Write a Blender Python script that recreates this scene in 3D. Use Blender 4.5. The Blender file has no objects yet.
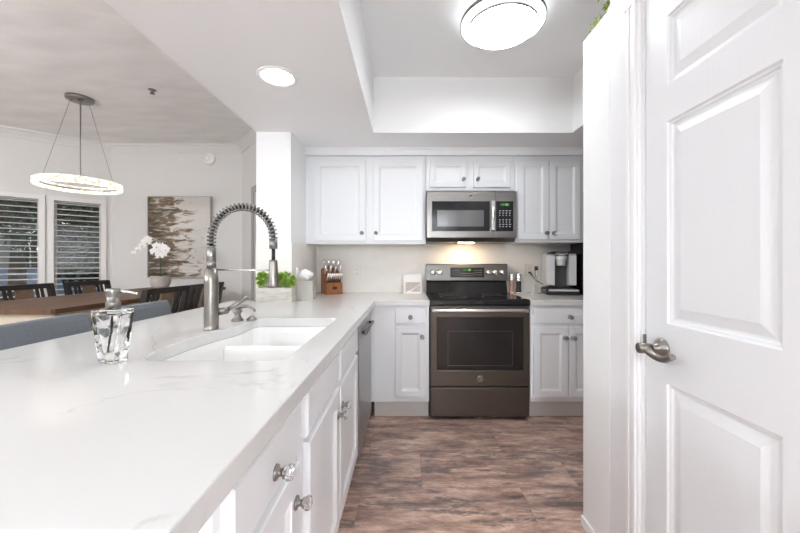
import bpy, math, random
from mathutils import Vector, Matrix, Euler
from mathutils.geometry import tessellate_polygon
random.seed(7)
S = bpy.context.scene
COL = S.collection
PI = math.pi

# ------------------------------------------------------------------ camera
cd = bpy.data.cameras.new('camera'); cam = bpy.data.objects.new('camera', cd); COL.objects.link(cam)
cam.location = (0, 0, 1.195); cam.rotation_euler = (PI/2, 0, 0)
cd.sensor_width = 36; cd.lens = 15.39; cd.shift_x = -0.010; cd.shift_y = -0.0044; cd.clip_start = 0.05
S.camera = cam
# ------------------------------------------------------------------ world
W = bpy.data.worlds.new('world'); S.world = W; W.use_nodes = True
wn = W.node_tree; wn.nodes.clear()
sky = wn.nodes.new('ShaderNodeTexSky'); sky.sky_type = 'HOSEK_WILKIE'
sky.sun_direction = Vector((0.35, -0.6, 0.55)).normalized(); sky.turbidity = 3.0; sky.ground_albedo = 0.35
bg = wn.nodes.new('ShaderNodeBackground'); bg.inputs[1].default_value = .8
wo = wn.nodes.new('ShaderNodeOutputWorld')
hs = wn.nodes.new('ShaderNodeHueSaturation'); hs.inputs['Saturation'].default_value = .3; wn.links.new(sky.outputs[0], hs.inputs['Color']); wn.links.new(hs.outputs[0], bg.inputs[0]); wn.links.new(bg.outputs[0], wo.inputs[0])
# ------------------------------------------------------------------ lamp strengths / exposure
E_DOME, E_CAN, E_RING, E_HOOD, E_FILL = 5.2, 11.0, .62, 19.0, 11.6
S.view_settings.view_transform = 'Standard'; S.view_settings.look = 'None'
S.view_settings.gamma = 1.0; S.view_settings.use_curve_mapping = False
S.view_settings.exposure = 2.4
S.render.film_transparent = False
S.cycles.use_denoising = True
S.cycles.max_bounces = 12; S.cycles.diffuse_bounces = 7; S.cycles.transmission_bounces = 12
S.cycles.sample_clamp_indirect = 6; S.cycles.caustics_refractive = False; S.cycles.caustics_reflective = False

# ------------------------------------------------------------------ materials
MATS = {}
def mat(name, col, rough=0.5, metal=0.0, **k):
    m = bpy.data.materials.new(name); m.use_nodes = True; nt = m.node_tree
    b = nt.nodes['Principled BSDF']
    b.inputs['Base Color'].default_value = (*col, 1); b.inputs['Roughness'].default_value = rough
    b.inputs['Metallic'].default_value = metal
    if 'emit' in k:
        b.inputs['Emission Color'].default_value = (*k.get('ecol', col), 1); b.inputs['Emission Strength'].default_value = k['emit']
    if 'trans' in k:
        b.inputs['Transmission Weight'].default_value = k['trans']; b.inputs['IOR'].default_value = k.get('ior', 1.45)
    if 'coat' in k: b.inputs['Coat Weight'].default_value = k['coat']; b.inputs['Coat Roughness'].default_value = .08
    if 'sheen' in k: b.inputs['Sheen Weight'].default_value = k['sheen']
    # procedural surface variation: noise in roughness / bump
    tc = nt.nodes.new('ShaderNodeTexCoord'); mp = nt.nodes.new('ShaderNodeMapping')
    nt.links.new(tc.outputs['Object'], mp.inputs[0]); mp.inputs['Scale'].default_value = k.get('stretch', (1,1,1))
    nz = nt.nodes.new('ShaderNodeTexNoise'); nz.inputs['Scale'].default_value = k.get('ns', 60); nz.inputs['Detail'].default_value = k.get('nd', 3)
    nt.links.new(mp.outputs[0], nz.inputs['Vector'])
    if k.get('bump', 0) > 0:
        bp = nt.nodes.new('ShaderNodeBump'); bp.inputs['Strength'].default_value = k['bump']; bp.inputs['Distance'].default_value = k.get('bd', .002)
        nt.links.new(nz.outputs[0], bp.inputs['Height']); nt.links.new(bp.outputs[0], b.inputs['Normal'])
    cv = k.get('cvar', 0.0)
    if cv > 0:
        r = nt.nodes.new('ShaderNodeValToRGB'); r.color_ramp.elements[0].position = .3; r.color_ramp.elements[1].position = .7
        c2 = k.get('col2', tuple(max(0, c*(1-cv)) for c in col))
        r.color_ramp.elements[0].color = (*c2, 1); r.color_ramp.elements[1].color = (*col, 1)
        nt.links.new(nz.outputs[0], r.inputs[0]); nt.links.new(r.outputs[0], b.inputs['Base Color'])
    MATS[name] = m
    return m
def emis(name, col, st):
    m = bpy.data.materials.new(name); m.use_nodes = True; nt = m.node_tree; nt.nodes.clear()
    e = nt.nodes.new('ShaderNodeEmission'); e.inputs[0].default_value = (*col, 1); e.inputs[1].default_value = st
    o = nt.nodes.new('ShaderNodeOutputMaterial'); nt.links.new(e.outputs[0], o.inputs[0]); MATS[name] = m
    return m
def pane(name, tint=(1,1,1), rough=0.0):
    m = bpy.data.materials.new(name); m.use_nodes = True; nt = m.node_tree; nt.nodes.clear()
    t = nt.nodes.new('ShaderNodeBsdfTransparent'); t.inputs[0].default_value = (*tint, 1)
    g = nt.nodes.new('ShaderNodeBsdfGlossy'); g.inputs['Roughness'].default_value = rough
    f = nt.nodes.new('ShaderNodeFresnel'); f.inputs[0].default_value = 1.38
    mx = nt.nodes.new('ShaderNodeMixShader'); o = nt.nodes.new('ShaderNodeOutputMaterial')
    nt.links.new(f.outputs[0], mx.inputs[0]); nt.links.new(t.outputs[0], mx.inputs[1]); nt.links.new(g.outputs[0], mx.inputs[2])
    nt.links.new(mx.outputs[0], o.inputs[0]); MATS[name] = m
    return m

mat('wall_white', (.88,.88,.88), .7, ns=150, bump=.25, bd=.002)
mat('wall_smooth', (.90,.90,.90), .45, ns=20, bump=.02)
mat('wall_rough', (.84,.84,.85), .6, ns=110, nd=2, bump=.6, bd=.004)
mat('ceiling_paint', (.90,.905,.91), .6, ns=120, bump=.35, bd=.003)
mat('dining_wall', (.74,.725,.70), .75, ns=120, bump=.25, bd=.002)
mat('dining_ceiling', (.885,.885,.865), .8, ns=2.2, nd=5, stretch=(1,2.6,1), cvar=.13, bump=.2)  # streaks in the colour imitate cloudy light and shade around the chandelier
mat('trim_white', (.88,.88,.88), .35, ns=40, bump=.03)
mat('shutter_white', (.80,.785,.76), .4, ns=40, bump=.03)
mat('backsplash', (.88,.845,.80), .45, ns=12, cvar=.04, bump=.03)
mat('cabinet_white', (.84,.85,.865), .3, ns=60, bump=.03)
mat('casing_grey', (.40,.39,.375), .5, ns=40, bump=.03)
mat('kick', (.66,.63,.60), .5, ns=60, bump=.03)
mat('sink_white', (.90,.895,.88), .15, ns=30, bump=.01)
mat('steel', (.30,.285,.27), .32, 1.0, ns=40, stretch=(1,60,1), bump=.04, bd=.0005)
mat('brushed', (.31,.285,.26), .32, 1.0, ns=30, stretch=(30,30,.6), bump=.05, bd=.0005)
mat('steel_light', (.80,.78,.75), .22, 1.0, ns=40, bump=.02)
mat('chrome', (.82,.82,.83), .08, 1.0, ns=20, bump=.01)
mat('slate', (.125,.103,.085), .38, .75, ns=50, bump=.02)
mat('slate_dark', (.16,.155,.15), .35, .7, ns=50, bump=.02)
mat('slate_grey', (.19,.185,.18), .34, .85, ns=40, stretch=(1,1,40), bump=.02)
mat('dw_steel', (.40,.40,.40), .35, .8, ns=40, stretch=(1,1,40), bump=.02)
mat('black_gloss', (.012,.012,.013), .07, ns=30, bump=.005)
mat('black_glass', (.018,.018,.02), .05, ns=30, bump=.003)
mat('oven_glass', (.022,.018,.017), .05, ns=30, bump=.003)
mat('micro_window', (.20,.20,.20), .08, .5, ns=900, bump=.02)
mat('black_plastic', (.025,.025,.027), .35, ns=80, bump=.05)
mat('fridge_black', (.018,.018,.02), .25, ns=80, bump=.05)
mat('grey_plastic', (.08,.08,.085), .4, ns=80, bump=.05)
mat('silver_plastic', (.80,.80,.80), .35, .3, ns=80, bump=.02)
mat('glass', (1,1,1), .0, trans=1.0, ior=1.48, ns=10)
mat('crystal', (.95,.95,.96), .02, trans=.85, ior=1.5, ns=10)
mat('liquid', (.95,.97,.97), .0, trans=1.0, ior=1.33, ns=10)
mat('wood_dark', (.018,.011,.008), .35, ns=12, stretch=(1,1,12), cvar=.4, bump=.05)
mat('wood_splat', (.22,.145,.09), .4, ns=12, stretch=(1,1,8), cvar=.35, bump=.05)
mat('wood_table', (.17,.08,.038), .5, ns=7, nd=6, stretch=(7,.7,1), cvar=.55, bump=.04)
mat('cream_paint', (.58,.51,.40), .5, ns=12, cvar=.08, bump=.03)
mat('block_wood', (.42,.16,.06), .4, ns=10, nd=5, stretch=(6,6,1), cvar=.4, bump=.04)
mat('fabric_blue', (.17,.19,.215), .9, ns=260, cvar=.25, bump=.5, bd=.002, sheen=.3)
mat('fabric_tan', (.40,.33,.26), .9, ns=260, cvar=.2, bump=.4)
mat('leaf', (.44,.68,.10), .45, ns=25, cvar=.45, bump=.05)
mat('leaf_lime', (.50,.66,.09), .5, ns=25, cvar=.4, bump=.05)
mat('leaf_dark', (.02,.055,.015), .4, ns=25, cvar=.4, bump=.05)
mat('leaf_tree', (.03,.085,.018), .6, ns=3, cvar=.6, bump=.05)
mat('bark', (.10,.075,.06), .9, ns=20, stretch=(4,4,.6), cvar=.5, bump=.6)
mat('whitewash', (.66,.62,.56), .7, ns=14, nd=5, stretch=(1,1,5), cvar=.32, bump=.15)
mat('soil', (.05,.035,.025), .9, ns=90, cvar=.4, bump=.6)
mat('tissue_box', (.55,.52,.475), .45, ns=30, cvar=.06, bump=.05)
mat('paper', (.90,.89,.88), .8, ns=60, bump=.1)
mat('napkin', (.60,.54,.50), .8, ns=60, cvar=.15, bump=.2)
mat('petal', (.90,.87,.84), .6, ns=40, bump=.05)
mat('pot_grey', (.62,.56,.52), .7, ns=18, cvar=.2, bump=.2)
mat('nickel', (.30,.28,.26), .32, 1.0, ns=30, bump=.02)
mat('pink_salt', (.62,.33,.25), .6, ns=200, cvar=.4, bump=.5)
mat('peppercorn', (.05,.035,.03), .6, ns=200, cvar=.6, bump=.5)
mat('plate_white', (.86,.85,.83), .4, ns=20, bump=.01)
mat('plate_almond', (.78,.73,.65), .4, ns=20, bump=.01)
mat('frame_silver', (.50,.47,.43), .35, .8, ns=50, bump=.05)
mat('outside_wall', (.26,.36,.55), .8, ns=5, cvar=.1, bump=.2)
mat('outside_house', (.30,.29,.28), .8, ns=5, cvar=.1, bump=.2)
mat('roof_tile', (.13,.08,.06), .8, ns=30, cvar=.3, bump=.5)
mat('ground_outside', (.12,.11,.07), .9, ns=8, cvar=.4, bump=.5)
mat('print_grey', (.5,.52,.55), .5, ns=30)
emis('lamp_rim', (.93,.97,1), .55)
emis('lamp_white', (.93,.97,1), E_DOME)
emis('can_white', (.93,.97,1), E_CAN)
emis('fill_white', (.88,.945,1), E_FILL)
emis('hood_warm', (1,.72,.42), E_HOOD)
emis('green_digit', (.25,1,.15), .3)
pane('window_pane', (.95,.97,.96)); 
# crystal ring band: lit crystals behind a net of facets
def ring_mat():
    m = bpy.data.materials.new('ring_crystal'); m.use_nodes = True; nt = m.node_tree; nt.nodes.clear()
    tc = nt.nodes.new('ShaderNodeTexCoord'); v = nt.nodes.new('ShaderNodeTexVoronoi'); v.inputs['Scale'].default_value = 58
    nt.links.new(tc.outputs['Object'], v.inputs['Vector'])
    r = nt.nodes.new('ShaderNodeValToRGB'); r.color_ramp.elements[0].color = (1,.97,.90,1); r.color_ramp.elements[1].color = (.30,.245,.17,1)
    r.color_ramp.elements[0].position = .25; r.color_ramp.elements[1].position = .65
    nt.links.new(v.outputs['Distance'], r.inputs[0])
    e = nt.nodes.new('ShaderNodeEmission'); e.inputs[1].default_value = E_RING; nt.links.new(r.outputs[0], e.inputs[0])
    o = nt.nodes.new('ShaderNodeOutputMaterial'); nt.links.new(e.outputs[0], o.inputs[0]); MATS['ring_crystal'] = m
ring_mat()

def quartz():
    m = mat('quartz', (.72,.715,.70), .12, ns=3)
    nt = m.node_tree; b = nt.nodes['Principled BSDF']; N = nt.nodes.new; L = nt.links.new
    tc = N('ShaderNodeTexCoord')
    n1 = N('ShaderNodeTexNoise'); n1.inputs['Scale'].default_value = 2.6; n1.inputs['Detail'].default_value = 7; n1.inputs['Distortion'].default_value = 1.4
    L(tc.outputs['Object'], n1.inputs['Vector'])
    a = N('ShaderNodeMath'); a.operation = 'SUBTRACT'; a.inputs[1].default_value = .5; L(n1.outputs[0], a.inputs[0])
    ab = N('ShaderNodeMath'); ab.operation = 'ABSOLUTE'; L(a.outputs[0], ab.inputs[0])
    r = N('ShaderNodeValToRGB'); r.color_ramp.elements[0].position = 0; r.color_ramp.elements[0].color = (1,1,1,1)
    r.color_ramp.elements[1].position = .018; r.color_ramp.elements[1].color = (0,0,0,1); L(ab.outputs[0], r.inputs[0])
    n2 = N('ShaderNodeTexNoise'); n2.inputs['Scale'].default_value = 5; L(tc.outputs['Object'], n2.inputs['Vector'])
    r2 = N('ShaderNodeValToRGB'); r2.color_ramp.elements[0].position = .52; r2.color_ramp.elements[1].position = .66; L(n2.outputs[0], r2.inputs[0])
    mu = N('ShaderNodeMath'); mu.operation = 'MULTIPLY'; L(r.outputs[0], mu.inputs[0]); L(r2.outputs[0], mu.inputs[1])
    mx = N('ShaderNodeMix'); mx.data_type = 'RGBA'; mx.inputs['A'].default_value = (.72,.715,.70,1); mx.inputs['B'].default_value = (.56,.54,.52,1)
    L(mu.outputs[0], mx.inputs['Factor']); L(mx.outputs['Result'], b.inputs['Base Color'])
quartz()

def floor_mat():
    m = mat('floor_planks', (.3,.2,.17), .33, ns=3)
    nt = m.node_tree; b = nt.nodes['Principled BSDF']; N = nt.nodes.new; L = nt.links.new
    tc = N('ShaderNodeTexCoord')
    mp0 = N('ShaderNodeMapping'); mp0.inputs['Location'].default_value = (.245, -1.82+.33*6, 0); L(tc.outputs['Object'], mp0.inputs[0])
    bk = N('ShaderNodeTexBrick'); bk.inputs['Scale'].default_value = 1; bk.inputs['Brick Width'].default_value = .84; bk.inputs['Row Height'].default_value = .33
    bk.inputs['Mortar Size'].default_value = .0008; bk.inputs['Color1'].default_value = (0,0,0,1); bk.inputs['Color2'].default_value = (1,1,1,1); bk.inputs['Mortar'].default_value = (.5,.5,.5,1)
    bk.offset = .62; L(mp0.outputs[0], bk.inputs['Vector'])
    # per-plank shift of the figure
    sc = N('ShaderNodeVectorMath'); sc.operation = 'MULTIPLY'; sc.inputs[1].default_value = (7,3,5); L(bk.outputs['Color'], sc.inputs[0])
    ad = N('ShaderNodeVectorMath'); ad.operation = 'ADD'; L(tc.outputs['Object'], ad.inputs[0]); L(sc.outputs[0], ad.inputs[1])
    mp = N('ShaderNodeMapping'); mp.inputs['Scale'].default_value = (1.6, 6.5, 1); L(ad.outputs[0], mp.inputs[0])
    n1 = N('ShaderNodeTexNoise'); n1.inputs['Scale'].default_value = 2.1; n1.inputs['Detail'].default_value = 12; n1.inputs['Roughness'].default_value = .76; n1.inputs['Distortion'].default_value = .25
    L(mp.outputs[0], n1.inputs['Vector'])
    r = N('ShaderNodeValToRGB'); cr = r.color_ramp
    cr.elements[0].position = .36; cr.elements[0].color = (.16,.125,.12,1)
    cr.elements[1].position = .63; cr.elements[1].color = (.80,.59,.49,1)
    e = cr.elements.new(.45); e.color = (.37,.245,.20,1)
    e = cr.elements.new(.54); e.color = (.57,.385,.31,1)
    L(n1.outputs[0], r.inputs[0])
    n2 = N('ShaderNodeTexNoise'); n2.inputs['Scale'].default_value = 2.2; n2.inputs['Detail'].default_value = 12; n2.inputs['Roughness'].default_value = .78
    mp2 = N('ShaderNodeMapping'); mp2.inputs['Scale'].default_value = (1.0, 3.6, 1); mp2.inputs['Location'].default_value = (3,9,0)
    L(ad.outputs[0], mp2.inputs[0]); L(mp2.outputs[0], n2.inputs['Vector'])
    r2 = N('ShaderNodeValToRGB'); r2.color_ramp.elements[0].position = .53; r2.color_ramp.elements[0].color = (0,0,0,1); r2.color_ramp.elements[1].position = .575; r2.color_ramp.elements[1].color = (.85,.85,.85,1)
    L(n2.outputs[0], r2.inputs[0])
    mx = N('ShaderNodeMix'); mx.data_type = 'RGBA'; L(r2.outputs[0], mx.inputs['Factor']); L(r.outputs[0], mx.inputs['A']); mx.inputs['B'].default_value = (.19,.15,.145,1)
    mm = N('ShaderNodeMix'); mm.data_type = 'RGBA'; mf = N('ShaderNodeMath'); mf.operation = 'MULTIPLY'; mf.inputs[1].default_value = .6; L(bk.outputs['Fac'], mf.inputs[0]); L(mf.outputs[0], mm.inputs['Factor']); L(mx.outputs['Result'], mm.inputs['A']); mm.inputs['B'].default_value = (.13,.09,.08,1)
    L(mm.outputs['Result'], b.inputs['Base Color'])
    bp = N('ShaderNodeBump'); bp.inputs['Strength'].default_value = .25; bp.inputs['Distance'].default_value = .003; L(n1.outputs[0], bp.inputs['Height']); L(bp.outputs[0], b.inputs['Normal'])
floor_mat()

def door_mat():
    m = mat('door_white', (.80,.805,.815), .38, ns=3)
    nt = m.node_tree; b = nt.nodes['Principled BSDF']; N = nt.nodes.new; L = nt.links.new
    tc = N('ShaderNodeTexCoord'); mp = N('ShaderNodeMapping'); mp.inputs['Scale'].default_value = (1,3.2,.5); L(tc.outputs['Object'], mp.inputs[0])
    n0 = N('ShaderNodeTexNoise'); n0.inputs['Scale'].default_value = 1.8; n0.inputs['Detail'].default_value = 1; L(mp.outputs[0], n0.inputs['Vector'])
    mu = N('ShaderNodeMath'); mu.operation = 'MULTIPLY'; mu.inputs[1].default_value = 260; L(n0.outputs[0], mu.inputs[0])
    sn = N('ShaderNodeMath'); sn.operation = 'SINE'; L(mu.outputs[0], sn.inputs[0])
    n1 = N('ShaderNodeTexNoise'); n1.inputs['Scale'].default_value = 90; mp3 = N('ShaderNodeMapping'); mp3.inputs['Scale'].default_value = (1,1.5,.12)
    L(tc.outputs['Object'], mp3.inputs[0]); L(mp3.outputs[0], n1.inputs['Vector'])
    m2 = N('ShaderNodeMath'); m2.operation = 'MULTIPLY'; L(sn.outputs[0], m2.inputs[0]); L(n1.outputs[0], m2.inputs[1])
    bp = N('ShaderNodeBump'); bp.inputs['Strength'].default_value = .10; bp.inputs['Distance'].default_value = .0010; L(m2.outputs[0], bp.inputs['Height']); L(bp.outputs[0], b.inputs['Normal'])
door_mat()

def canvas_mat():
    # abstract canvas: brown strokes gathered on the left, pale on the right
    m = mat('canvas', (.7,.65,.6), .7, ns=3)
    nt = m.node_tree; b = nt.nodes['Principled BSDF']; N = nt.nodes.new; L = nt.links.new
    tc = N('ShaderNodeTexCoord'); sx = N('ShaderNodeSeparateXYZ'); L(tc.outputs['Generated'], sx.inputs[0])
    mp = N('ShaderNodeMapping'); mp.inputs['Scale'].default_value = (1.2,1,4.5); L(tc.outputs['Generated'], mp.inputs[0])
    n = N('ShaderNodeTexNoise'); n.inputs['Scale'].default_value = 3.4; n.inputs['Detail'].default_value = 8; n.inputs['Roughness'].default_value = .62; n.inputs['Distortion'].default_value = .8; L(mp.outputs[0], n.inputs['Vector'])
    # boundary wobble
    n2 = N('ShaderNodeTexNoise'); n2.inputs['Scale'].default_value = 1.7; mp2 = N('ShaderNodeMapping'); mp2.inputs['Scale'].default_value = (0,0,1.6); mp2.inputs['Location'].default_value = (.3,0,1.2); L(tc.outputs['Generated'], mp2.inputs[0]); L(mp2.outputs[0], n2.inputs['Vector'])
    a = N('ShaderNodeMath'); a.operation = 'MULTIPLY_ADD'; a.inputs[1].default_value = .9; a.inputs[2].default_value = 0.12; L(n2.outputs[0], a.inputs[0])
    a2 = N('ShaderNodeMath'); a2.operation = 'SUBTRACT'; L(a.outputs[0], a2.inputs[0]); L(sx.outputs['X'], a2.inputs[1])   # edge - x
    a3 = N('ShaderNodeMath'); a3.operation = 'MULTIPLY_ADD'; a3.inputs[1].default_value = .42; L(a2.outputs[0], a3.inputs[0]); L(n.outputs[0], a3.inputs[2])
    r = N('ShaderNodeValToRGB'); cr = r.color_ramp; cr.elements[0].position = .46; cr.elements[0].color = (.70,.66,.62,1); cr.elements[1].position = .72; cr.elements[1].color = (.10,.075,.05,1)
    e = cr.elements.new(.52); e.color = (.48,.42,.36,1); e = cr.elements.new(.56); e.color = (.22,.165,.11,1); e = cr.elements.new(.64); e.color = (.18,.13,.08,1)
    L(a3.outputs[0], r.inputs[0])
    n3 = N('ShaderNodeTexNoise'); n3.inputs['Scale'].default_value = 5; n3.inputs['Detail'].default_value = 5; mp4 = N('ShaderNodeMapping'); mp4.inputs['Scale'].default_value = (1,1,6); mp4.inputs['Location'].default_value = (5,2,1)
    L(tc.outputs['Generated'], mp4.inputs[0]); L(mp4.outputs[0], n3.inputs['Vector'])
    r3 = N('ShaderNodeValToRGB'); r3.color_ramp.elements[0].position = .54; r3.color_ramp.elements[0].color = (0,0,0,1); r3.color_ramp.elements[1].position = .68; r3.color_ramp.elements[1].color = (.8,.8,.8,1); L(n3.outputs[0], r3.inputs[0])
    mx = N('ShaderNodeMix'); mx.data_type = 'RGBA'; L(r3.outputs[0], mx.inputs['Factor']); L(r.outputs[0], mx.inputs['A']); mx.inputs['B'].default_value = (.66,.61,.55,1)
    L(mx.outputs['Result'], b.inputs['Base Color'])
canvas_mat()

# ------------------------------------------------------------------ mesh builder
ORG = {}
class MB:
    def __init__(s): s.v = []; s.f = []; s.m = []; s.sm = []; s.cur = 0; s.smooth = False
    def mt(s, i): s.cur = i; return s
    def add(s, vs, fs, smooth=False):
        o = len(s.v); s.v += [Vector(p) for p in vs]
        for f in fs: s.f.append([i+o for i in f]); s.m.append(s.cur); s.sm.append(smooth)
        return s
    def box(s, x0, x1, y0, y1, z0, z1, b=0.0, T=None):
        if x0 > x1: x0, x1 = x1, x0
        if y0 > y1: y0, y1 = y1, y0
        if z0 > z1: z0, z1 = z1, z0
        b = min(b, .45*min(x1-x0, y1-y0, z1-z0))
        if b <= 0:
            vs = [(x,y,z) for x in (x0,x1) for y in (y0,y1) for z in (z0,z1)]
            fs = [(0,1,3,2),(4,6,7,5),(0,4,5,1),(2,3,7,6),(0,2,6,4),(1,5,7,3)]
        else:
            X=(x0,x1); Y=(y0,y1); Z=(z0,z1); sg=(1,-1); vs=[]; idx={}
            for i in (0,1):
                for j in (0,1):
                    for k in (0,1):
                        for a in range(3):
                            p=[X[i]+sg[i]*b, Y[j]+sg[j]*b, Z[k]+sg[k]*b]; p[a]=(X[i],Y[j],Z[k])[a]
                            idx[(i,j,k,a)]=len(vs); vs.append(tuple(p))
            fs=[]
            for i in (0,1): fs.append([idx[(i,j,k,0)] for j,k in ((0,0),(1,0),(1,1),(0,1))])
            for j in (0,1): fs.append([idx[(i,j,k,1)] for i,k in ((0,0),(1,0),(1,1),(0,1))])
            for k in (0,1): fs.append([idx[(i,j,k,2)] for i,j in ((0,0),(1,0),(1,1),(0,1))])
            for i in (0,1):
                for j in (0,1): fs.append([idx[(i,j,0,0)],idx[(i,j,1,0)],idx[(i,j,1,1)],idx[(i,j,0,1)]])
                for k in (0,1): fs.append([idx[(i,0,k,0)],idx[(i,1,k,0)],idx[(i,1,k,2)],idx[(i,0,k,2)]])
            for j in (0,1):
                for k in (0,1): fs.append([idx[(0,j,k,1)],idx[(1,j,k,1)],idx[(1,j,k,2)],idx[(0,j,k,2)]])
            for i in (0,1):
                for j in (0,1):
                    for k in (0,1): fs.append([idx[(i,j,k,a)] for a in range(3)])
        if T is not None: vs = [T @ Vector(p) for p in vs]
        return s.add(vs, fs)
    def cyl(s, p, q, r0, r1=None, n=20, cap=True, smooth=True):
        r1 = r0 if r1 is None else r1; p = Vector(p); q = Vector(q); d = (q-p).normalized()
        a = d.orthogonal().normalized(); b = d.cross(a); vs = []
        for c, r in ((p,r0),(q,r1)):
            for i in range(n): t = 2*PI*i/n; vs.append(c+a*math.cos(t)*r+b*math.sin(t)*r)
        s.add(vs, [(i,(i+1)%n,n+(i+1)%n,n+i) for i in range(n)], smooth)
        if cap:
            s.add(vs[:n], [tuple(reversed(range(n)))]); s.add(vs[n:], [tuple(range(n))])
        return s
    def lathe(s, prof, c=(0,0,0), axis=(0,0,1), n=28, smooth=True, closed=False):
        ax = Vector(axis).normalized(); a = ax.orthogonal().normalized(); b = ax.cross(a); c = Vector(c); vs = []
        for r, h in prof:
            for i in range(n): t = 2*PI*i/n; vs.append(c+ax*h+(a*math.cos(t)+b*math.sin(t))*max(r,1e-5))
        m = len(prof); fs = []
        for k in range(m if closed else m-1):
            k2 = (k+1) % m
            for i in range(n): fs.append((k*n+i, k*n+(i+1)%n, k2*n+(i+1)%n, k2*n+i))
        return s.add(vs, fs, smooth)
    def tube(s, pts, r, n=10, closed=False, cap=True):
        pts = [Vector(p) for p in pts]; m = len(pts); R = r if isinstance(r,(list,tuple)) else [r]*m
        vs = []; pa = None
        for k in range(m):
            if closed: d = pts[(k+1)%m]-pts[k-1]
            else: d = pts[min(k+1,m-1)]-pts[max(k-1,0)]
            d.normalize()
            a = d.orthogonal().normalized() if pa is None else (pa-d*pa.dot(d)).normalized()
            pa = a; b = d.cross(a)
            for i in range(n): t = 2*PI*i/n; vs.append(pts[k]+(a*math.cos(t)+b*math.sin(t))*R[k])
        fs = [(k*n+i, k*n+(i+1)%n, ((k+1)%m)*n+(i+1)%n, ((k+1)%m)*n+i) for k in range(m if closed else m-1) for i in range(n)]
        s.add(vs, fs, True)
        if cap and not closed:
            s.add(vs[:n], [tuple(reversed(range(n)))]); s.add(vs[-n:], [tuple(range(n))])
        return s
    def prism(s, poly, fn, d0, d1, holes=()):
        """poly list of 2D; fn(u,v,w)->3D; w from d0 to d1; optional holes"""
        loops = [list(poly)]+[list(h) for h in holes]
        flat = [p for l in loops for p in l]
        tris = tessellate_polygon([[Vector((p[0],p[1],0)) for p in l] for l in loops])
        n = len(flat)
        vs = [fn(p[0],p[1],d0) for p in flat]+[fn(p[0],p[1],d1) for p in flat]
        fs = [tuple(t) for t in tris]+[tuple(i+n for i in reversed(t)) for t in tris]
        o = 0
        for l in loops:
            k = len(l)
            for i in range(k): fs.append((o+i, o+(i+1)%k, n+o+(i+1)%k, n+o+i))
            o += k
        return s.add(vs, fs)
    def slab(s, u0, u1, v0, v1, th, fn, panels=(), prof=(), e=.003):
        """door front: face at w=0 (outward is -w... fn maps), body to w=th, panels recessed along prof [(inset,depth)]"""
        us = sorted({u0+e,u1-e}|{p for a in panels for p in a[:2]}); vv = sorted({v0+e,v1-e}|{p for a in panels for p in a[2:]})
        for i in range(len(us)-1):
            for j in range(len(vv)-1):
                a,b,c,d = us[i],us[i+1],vv[j],vv[j+1]
                hit = any(a>=p[0]-1e-6 and b<=p[1]+1e-6 and c>=p[2]-1e-6 and d<=p[3]+1e-6 for p in panels)
                if not hit: s.add([fn(a,c,0),fn(b,c,0),fn(b,d,0),fn(a,d,0)], [(0,1,2,3)])
        for (a,b,c,d) in panels:
            pr = [(0,0)]+list(prof); vs = []
            for ins, dep in pr:
                vs += [fn(a+ins,c+ins,dep),fn(b-ins,c+ins,dep),fn(b-ins,d-ins,dep),fn(a+ins,d-ins,dep)]
            fs = []
            for k in range(len(pr)-1):
                for i in range(4): fs.append((k*4+i,k*4+(i+1)%4,(k+1)*4+(i+1)%4,(k+1)*4+i))
            k = len(pr)-1; fs.append((k*4,k*4+1,k*4+2,k*4+3)); s.add(vs, fs)
        rg = [(e,0),(0,e),(0,th)]; vs = []
        for ins, dep in rg: vs += [fn(u0+ins,v0+ins,dep),fn(u1-ins,v0+ins,dep),fn(u1-ins,v1-ins,dep),fn(u0+ins,v1-ins,dep)]
        fs = [(k*4+i,k*4+(i+1)%4,(k+1)*4+(i+1)%4,(k+1)*4+i) for k in range(2) for i in range(4)]+[(8,9,10,11)]
        return s.add(vs, fs)
    def leaf(s, p, d, L, w, up=Vector((0,0,1)), bend=.25):
        p = Vector(p); d = Vector(d).normalized(); sd = d.cross(up)
        sd = sd.normalized() if sd.length > 1e-3 else Vector((1,0,0)); nn = sd.cross(d)
        a = p+d*L*.5+nn*L*bend*.3; t = p+d*L-nn*L*bend*.2
        return s.add([p, a-sd*w/2, a+nn*w*.12, a+sd*w/2, t], [(0,1,2),(0,2,3),(1,4,2),(2,4,3)], True)
    def obj(s, name, mats, parent=None, loc=None, recalc=True):
        import bmesh
        me = bpy.data.meshes.new(name)
        org = Vector(ORG.get(parent.name, (0,0,0))) if parent else Vector(loc or (0,0,0))
        me.from_pydata([tuple(v-org) for v in s.v], [], s.f)
        for m in (mats if isinstance(mats,(list,tuple)) else [mats]): me.materials.append(MATS[m])
        me.polygons.foreach_set('material_index', s.m); me.polygons.foreach_set('use_smooth', s.sm)
        bm = bmesh.new(); bm.from_mesh(me); bmesh.ops.remove_doubles(bm, verts=bm.verts, dist=1e-6)
        if recalc: bmesh.ops.recalc_face_normals(bm, faces=bm.faces)
        bm.to_mesh(me); bm.free(); me.update()
        o = bpy.data.objects.new(name, me); COL.objects.link(o)
        if parent: o.parent = parent; ORG[o.name] = tuple(org)
        else: o.location = org; ORG[o.name] = tuple(org)
        return o
def tag(o, label, cat, group=None, kind=None):
    if label: o['label'] = label
    if cat: o['category'] = cat
    if group: o['group'] = group
    if kind: o['kind'] = kind
    return o
def thing(name, label, cat, loc=(0,0,0), group=None):
    o = bpy.data.objects.new(name, None); COL.objects.link(o); o.location = loc; o.empty_display_size = .05
    ORG[o.name] = tuple(loc); return tag(o, label, cat, group)
def struct(name, mb, m, label=None):
    o = mb.obj(name, m); o['kind'] = 'structure'
    if label: o['label'] = label; o['category'] = name.split('_')[0]
    return o
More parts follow.
